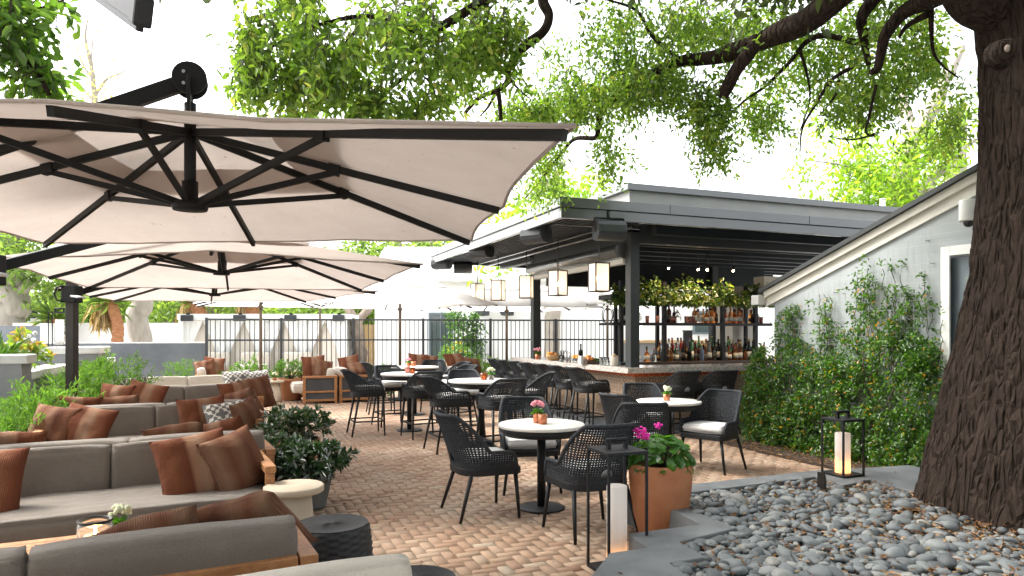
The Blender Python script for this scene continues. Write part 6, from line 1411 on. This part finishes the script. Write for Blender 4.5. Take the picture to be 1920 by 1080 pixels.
lb([(800, 70, 6.3), (760, 50, 6.2), (690, 30, 6.1), (620, 40, 6.0), (560, 60, 5.9), (500, 95, 5.8), (455, 130, 5.8)], .028, .005); lb([(690, 30, 6.1), (640, 90, 6.0), (600, 140, 6.0), (575, 195, 6.0)], .014, .005); lb([(780, 130, 6.3), (810, 160, 6.3), (822, 200, 6.4), (835, 225, 6.4)], .010, .003); lb([(860, 30, 6.4), (870, 80, 6.4), (850, 140, 6.4), (820, 190, 6.4)], .016, .005)
lm.obj('limb', 'bark', oak)
def blob(u, v, ru, rv, Y, rY, n):
    d = rand_dirs(n) * (rng.random(n) ** (1 / 2.4))[:, None]; Yv = Y + d[:, 1] * rY
    return np.stack([((u + d[:, 0] * ru) - CU) / F * Yv, Yv, EYE - ((v + d[:, 2] * rv) - CV) / F * Yv], 1)
def crown(parent, name, blobs, per, length, spread, lf, matn, droop=.7, mask=0.0, org=None, fr=1.0):
    c = np.concatenate([blob(*b) for b in blobs])
    if mask: keep = np.array([noise.noise(Vector((p[0] * fr, p[1] * fr * .6, p[2] * fr))) for p in c]) > mask; c = c[keep]
    p_, d_, n_ = sprigs(c, per, length, spread, droop); m_ = len(p_)
    if org is not None: p_ = p_ - np.array(org)
    leaves_obj(name, p_, d_, n_, rng.uniform(.75, 1.25, m_) * lf[0], rng.uniform(.8, 1.2, m_) * lf[1], matn, np.clip(np.repeat(rng.random(len(c)), per) * .5 + rng.normal(.25, .2, m_), 0, 1), parent)
    a = MB()      # the twigs that carry the leaves
    for q in c[:: max(1, len(c) // 420)]:
        q = Vector(q) - (Vector(org) if org is not None else Vector()); a.tube([q + Vector((random.gauss(0, .05), random.gauss(0, .05), .10)), q, q + Vector((random.gauss(0, .07), random.gauss(0, .07), -length * .9))], [.004, .003, .0015], 4)
    tag(a.obj('twigs', 'twig', parent), kind='stuff')
O = tuple(OAK)
left = [(570, 85, 125, 110, 6.0, .8, 190), (700, 85, 140, 115, 6.2, .9, 235), (815, 55, 110, 75, 6.5, .8, 125), (470, 120, 45, 75, 5.9, .4, 45), (640, 165, 150, 50, 6.1, .7, 140), (885, 105, 60, 90, 6.8, .5, 100), (780, 185, 70, 35, 6.3, .5, 60), (940, 140, 45, 60, 7.1, .4, 75), (930, 40, 60, 45, 6.8, .5, 60), (530, 30, 90, 60, 6.0, .7, 130)]
crown(oak, 'foliage', left, 13, .26, .035, (.082, .036), 'leaf_oak', .9, -.03, O, 2.4)
right = [(1150, 55, 75, 65, 7.0, .9, 150), (1180, 150, 95, 55, 7.3, .8, 200), (1080, 195, 120, 45, 7.8, .8, 230), (985, 205, 70, 30, 7.6, .5, 90), (1130, 280, 50, 60, 8.0, .5, 130), (1012, 330, 45, 55, 8.9, .5, 90), (1020, 270, 60, 35, 8.4, .5, 70), (1260, 45, 110, 55, 7.0, .9, 200), (1330, 190, 55, 45, 6.9, .5, 130), (1335, 250, 40, 45, 7.1, .4, 60), (1290, 140, 80, 40, 7.1, .6, 110),
         (1400, 40, 110, 60, 7.0, .9, 190), (1500, 130, 90, 70, 7.2, .9, 140), (1590, 55, 110, 60, 6.9, .9, 190), (1600, 160, 95, 70, 6.8, .8, 170), (1710, 110, 70, 95, 6.8, .7, 150), (1785, 180, 40, 80, 6.6, .5, 60), (1430, 200, 70, 50, 7.4, .7, 70), (1690, 30, 80, 45, 6.8, .6, 110), (1060, 120, 50, 70, 7.6, .6, 50), (1740, 240, 60, 40, 7.0, .4, 40)]
crown(oak, 'foliage', right, 13, .24, .035, (.062, .027), 'leaf_oak', .8, -.15, O, 1.9)
over = [(900, -170, 700, 110, 7.5, 1.5, 300), (1500, -150, 500, 110, 6.5, 1.5, 260), (300, -260, 500, 130, 6.0, 1.5, 160)]  # extra leaves above the picture, added to shade the foreground
crown(oak, 'foliage', over, 12, .4, .08, (.13, .06), 'leaf_shade_canopy', .5, -.1, O)
# unseen foliage added overhead and behind the camera to shade the seats
pc, _d = ellip((-.3, .6, 6.3), (6.6, 5.4, .9), 1500); pc = np.concatenate([pc, ellip((.5, -4.2, 4.6), (9, 2.6, 2.6), 1500)[0], ellip((5.2, .6, 4.6), (1.6, 2.6, 1.6), 350)[0]])
p_, d_, n_ = sprigs(pc, 12, .45, .12, .4); m_ = len(p_)
leaves_obj('foliage', p_ - np.array(O), d_, n_, rng.uniform(.12, .2, m_), rng.uniform(.07, .1, m_), 'leaf_shade_canopy', None, oak)
ov = MB()
for k in range(16):
    q = Vector(pc[k * 9]); limb(ov, [Vector((.2, 0, 5.0)), (q - OAK) * .4 + Vector((0, 0, 3.3)), q - OAK], .12, .015)
ov.obj('limb', 'bark', oak)  # unseen limbs under the added shading foliage

# ---------------------------------------------------------------- other trees
LEFT_BLOCK = ellip((-8.4, 1.2, 4.2), (2.4, 3.4, 2.2), 700)[0]  # unseen leaf mass added left of the frame to block light
def tree(lab, base, trunkpts, blobs, r0, r1, matn, barkm, lf, per=10, length=.5, spread=.12, limbs=(), mask=-.2, name='leafy_tree', group=None, wob=.25):
    t_ = thing(name, lab, 'tree', base, 0, group); base = Vector(base); a = MB()
    limb(a, [p - base for p in trunkpts], r0, r1, wob=wob)
    for pts, q0, q1 in limbs: limb(a, [p - base for p in pts], q0, q1, wob=wob)
    a.obj('trunk', barkm, t_)
    if blobs: crown(t_, 'foliage', blobs, per, length, spread, lf, matn, .4, mask, tuple(base), .8)
    return t_
gp = lambda u, Y: Vector(((u - CU) / F * Y, Y, 0))
tree('tree at the top left corner with large near leaves, trunk out of frame', (-5.2, 3.3, 0), [Vector((-5.2, 3.3, 0)), Vector((-5.1, 3.5, 2.5)), P(-420, -180, 3.9), P(-120, -60, 4.2), P(0, 50, 4.3), P(50, 110, 4.3), P(95, 180, 4.35)], [(8, 60, 60, 60, 4.3, .25, 34), (52, 130, 38, 38, 4.35, .2, 22), (20, 20, 50, 30, 4.2, .2, 22), (100, 12, 28, 16, 4.3, .15, 9), (88, 165, 26, 22, 4.4, .15, 11), (-60, 20, 60, 90, 4.2, .3, 60)], .13, .008, 'leaf_oak_near', 'bark', (.082, .040), 9, .20, .03, [([P(0, 40, 4.3), P(60, 20, 4.3), P(120, 0, 4.3)], .012, .005)], mask=-9)
tree('bright yellow green tree with pale bark rising behind the shed', gp(1700, 16), [gp(1700, 16), P(1695, 420, 16), P(1690, 330, 16), P(1725, 240, 16), P(1765, 170, 16), P(1800, 90, 16.5)], [(1560, 300, 110, 38, 15.6, 1.2, 70), (1640, 325, 95, 42, 15.3, 1.2, 90), (1745, 285, 70, 55, 15.5, 1, 80), (1500, 275, 70, 28, 15.8, 1, 30), (1680, 385, 85, 25, 15, 1, 60), (1455, 300, 35, 22, 16, .6, 12), (1790, 215, 40, 50, 16, .8, 30), (1600, 240, 90, 30, 17, 1, 30), (1560, 370, 60, 18, 15.5, .8, 16)], .42, .12, 'leaf_bright', 'bark_pale', (.15, .06), 13, .55, .14,
     [([P(1690, 330, 16), P(1705, 250, 16), P(1690, 180, 16.3), P(1700, 110, 16.5)], .2, .06), ([P(1700, 400, 15.6), P(1745, 350, 15.4), P(1780, 300, 15.2), P(1830, 260, 15)], .16, .04), ([P(1692, 350, 16), P(1640, 330, 15.7), P(1580, 310, 15.5), P(1510, 300, 15.4)], .05, .01), ([P(1780, 400, 17), P(1790, 300, 17), P(1795, 200, 17)], .28, .2)], mask=-.25)
tree('pale grey trunked tree with thin spring leaves beyond the bar roof', gp(1030, 24), [gp(1030, 24), P(1050, 480, 24), P(1060, 380, 24), P(1040, 340, 24), P(1060, 300, 24)], [(1080, 352, 85, 16, 23.5, 1, 36), (950, 405, 60, 30, 23, 1, 40), (870, 425, 55, 22, 24, 1, 24), (1010, 375, 50, 28, 24, 1, 30), (930, 500, 60, 20, 23, 1, 14)], .3, .06, 'leaf_bright', 'bark_pale', (.24, .11), 10, .55, .2, [([P(1056, 385, 24), P(1030, 350, 24), P(1010, 310, 24)], .1, .03)])
tree('grey green tree with several pale stems behind the white house', gp(770, 31), [gp(770, 31), P(765, 560, 31), P(760, 500, 31), P(745, 440, 31)], [(700, 475, 100, 35, 30, 2, 90), (800, 470, 60, 32, 31, 2, 60), (640, 480, 60, 22, 30, 1.5, 36), (720, 545, 60, 28, 30, 1.5, 60), (850, 440, 60, 26, 31, 1.5, 40)], .35, .1, 'leaf_far', 'bark_pale', (.30, .13), 10, .6, .25, [([P(762, 530, 31), P(800, 480, 31), P(815, 440, 31)], .2, .06), ([P(760, 500, 31), P(785, 460, 31), P(780, 420, 31)], .14, .05), ([P(762, 560, 31), P(735, 510, 31), P(735, 480, 31)], .14, .05)], mask=-.1)
tree('forked dark trunk tree behind the railing beside the cabana', gp(672, 26), [gp(672, 26), P(672, 640, 26), P(668, 605, 26), P(650, 575, 26), P(630, 555, 26)], [(660, 570, 40, 22, 27, 1, 50), (690, 590, 30, 25, 28, 1, 46), (640, 575, 30, 15, 27, 1, 24)], .30, .1, 'leaf_far', 'bark_far', (.28, .13), 10, .5, .2, [([P(670, 612, 26), P(690, 580, 26), P(705, 555, 26)], .2, .08)])
tree('big grey trunked oak at the far left edge', gp(22, 25), [gp(30, 25), P(25, 600, 25), P(18, 540, 25), P(10, 490, 25), P(25, 450, 25), P(40, 400, 25)], [(60, 500, 70, 45, 25, 2, 60), (10, 470, 50, 40, 24, 1.5, 50), (110, 540, 60, 30, 26, 2, 50), (30, 440, 60, 25, 25, 1.5, 30)], .62, .35, 'leaf_far', 'bark_pale', (.26, .12), 10, .6, .25, [([P(25, 560, 25), P(60, 530, 25), P(90, 500, 25)], .25, .06)])
tree('tall grey trunk standing behind the dark plaster wall', gp(265, 22.5), [gp(265, 22.5), P(265, 640, 22.5), P(262, 590, 22.5), P(264, 540, 22.5), P(262, 480, 22.5)], [(262, 470, 120, 20, 22.5, 1.5, 30)], .36, .29, 'leaf_far', 'bark_pale', (.26, .12), 10, .6, .25, wob=.12)
tree('spreading live oak with dark crooked limbs behind the white wall', gp(395, 30), [gp(395, 30), P(395, 600, 30), P(400, 570, 30), P(420, 555, 30)], [(330, 575, 70, 28, 30, 2, 110), (440, 560, 60, 22, 30, 1.5, 70), (170, 580, 60, 28, 29, 2, 110), (590, 575, 60, 18, 31, 2, 60)], .55, .3, 'leaf_far', 'bark_far', (.28, .12), 11, .6, .25, [([P(395, 590, 30), P(350, 590, 30), P(320, 605, 30), P(295, 605, 30)], .25, .07), ([P(390, 575, 30), P(345, 570, 30), P(325, 562, 30), P(305, 570, 30)], .2, .05)])
tree('bare pale yellow tree against the sky above the nearest umbrella', gp(180, 34), [gp(180, 34), P(180, 300, 34), P(178, 200, 34), P(172, 130, 34), P(160, 70, 34), P(168, 25, 34)], [(165, 110, 65, 65, 34, 2.5, 34), (180, 170, 65, 30, 33, 2, 24), (110, 150, 30, 40, 34, 1.5, 8), (20, 170, 50, 30, 33, 2, 12), (470, 200, 50, 14, 33, 1.5, 12)], .24, .02, 'leaf_pale', 'bark_pale', (.18, .08), 9, .8, .4, [([P(178, 180, 34), P(200, 150, 34), P(225, 138, 34), P(240, 128, 34)], .08, .02), ([P(175, 150, 34), P(155, 120, 34), P(140, 80, 34)], .07, .02), ([P(175, 140, 34), P(172, 100, 34), P(175, 60, 34)], .06, .02), ([P(180, 200, 34), P(160, 170, 34), P(145, 155, 34)], .06, .02)], mask=-9)
tree('green tree behind the white house wing seen through the bar', gp(1180, 28), [gp(1180, 28), P(1180, 560, 28), P(1175, 500, 28)], [(1180, 540, 70, 30, 28, 1.5, 90), (1060, 545, 30, 22, 28, 1, 30), (1250, 560, 80, 30, 28, 1.5, 70)], .3, .15, 'leaf_far', 'bark_far', (.28, .12), 11, .6, .25)
tree('light green tree in the gap behind the pendant lanterns', gp(930, 27), [gp(945, 27), P(940, 560, 27), P(935, 500, 27)], [(945, 502, 45, 9, 26, 1, 24), (893, 512, 14, 8, 26, .5, 6)], .15, .06, 'leaf_bright', 'bark_pale', (.24, .12), 9, .4, .15)
lt = [o for o in COL.objects if o.get('label', '').startswith('tree at the top left')][0]
p_, d_, n_ = sprigs(LEFT_BLOCK, 12, .45, .12, .4); leaves_obj('foliage', p_ - np.array(lt.location), d_, n_, rng.uniform(.10, .16, len(p_)), rng.uniform(.06, .09, len(p_)), 'leaf_shade_canopy', None, lt)  # light-blocking leaves added out of view to the corner tree
# shaggy palms
def palm(lab, u, Y, top_v, lean, r, dead=True):
    b_ = gp(u, Y); t_ = thing('palm_tree', lab, 'palm', b_); tp = P(u + lean, top_v, Y) - b_; a = MB(); pts = [Vector((0, 0, 0)), Vector((tp.x * .1 + .06, 0, tp.z * .35)), Vector((tp.x * .35 + .16, 0, tp.z * .7)), tp]; path = smooth_path(pts, 10); a.tube(path, [r * (1 + .16 * (i % 2)) for i in range(len(path))], 12); a.obj('trunk', 'bark_palm', t_)
    m_ = 120; d_ = rand_dirs(m_); d_[:, 2] = d_[:, 2] * .6 + .35; leaves_obj('fronds', np.zeros((m_, 3)) + np.array(tp) + d_ * .08, d_, rand_dirs(m_), rng.uniform(.5, .95, m_), .06, 'leaf_far', None, t_, .1)
    if dead: m_ = 170; d_ = rand_dirs(m_) * .3; d_[:, 2] -= 1; ps = np.array(tp) + np.stack([rng.normal(-.22, .13, m_), rng.normal(0, .15, m_), rng.normal(-.12, .12, m_)], 1); leaves_obj('dead_fronds', ps, d_, rand_dirs(m_), rng.uniform(.45, .85, m_), .03, 'palm_dead', None, t_, .1)
palm('leaning shaggy palm with red brown trunk behind the dark plaster wall', 214, 21, 565, -8, .15)
palm('shaggy palm top peeking above the cabana on its left', 366, 28, 562, 0, .3); palm('shaggy palm top peeking above the cabana in its middle', 468, 28, 566, 0, .28); palm('small palm with red dead fronds behind the far left lantern', 104, 24, 598, 0, .12)
# far greenery that reads as one mass
pts = np.concatenate([blob(*b) for b in [(120, 585, 140, 26, 34, 3, 260), (330, 590, 120, 22, 35, 3, 240), (560, 590, 140, 20, 35, 3, 220), (700, 590, 60, 26, 33, 3, 130), (1300, 600, 160, 40, 34, 4, 200), (230, 560, 160, 22, 36, 3, 150)]])
p_, d_, n_ = sprigs(pts, 10, .7, .35, .2); m_ = len(p_); tag(leaves_obj('background_shrubbery', p_, d_, n_, rng.uniform(.25, .42, m_), rng.uniform(.12, .2, m_), 'leaf_far'), 'dense far green shrubbery beyond the white walls', 'shrubbery', kind='stuff')
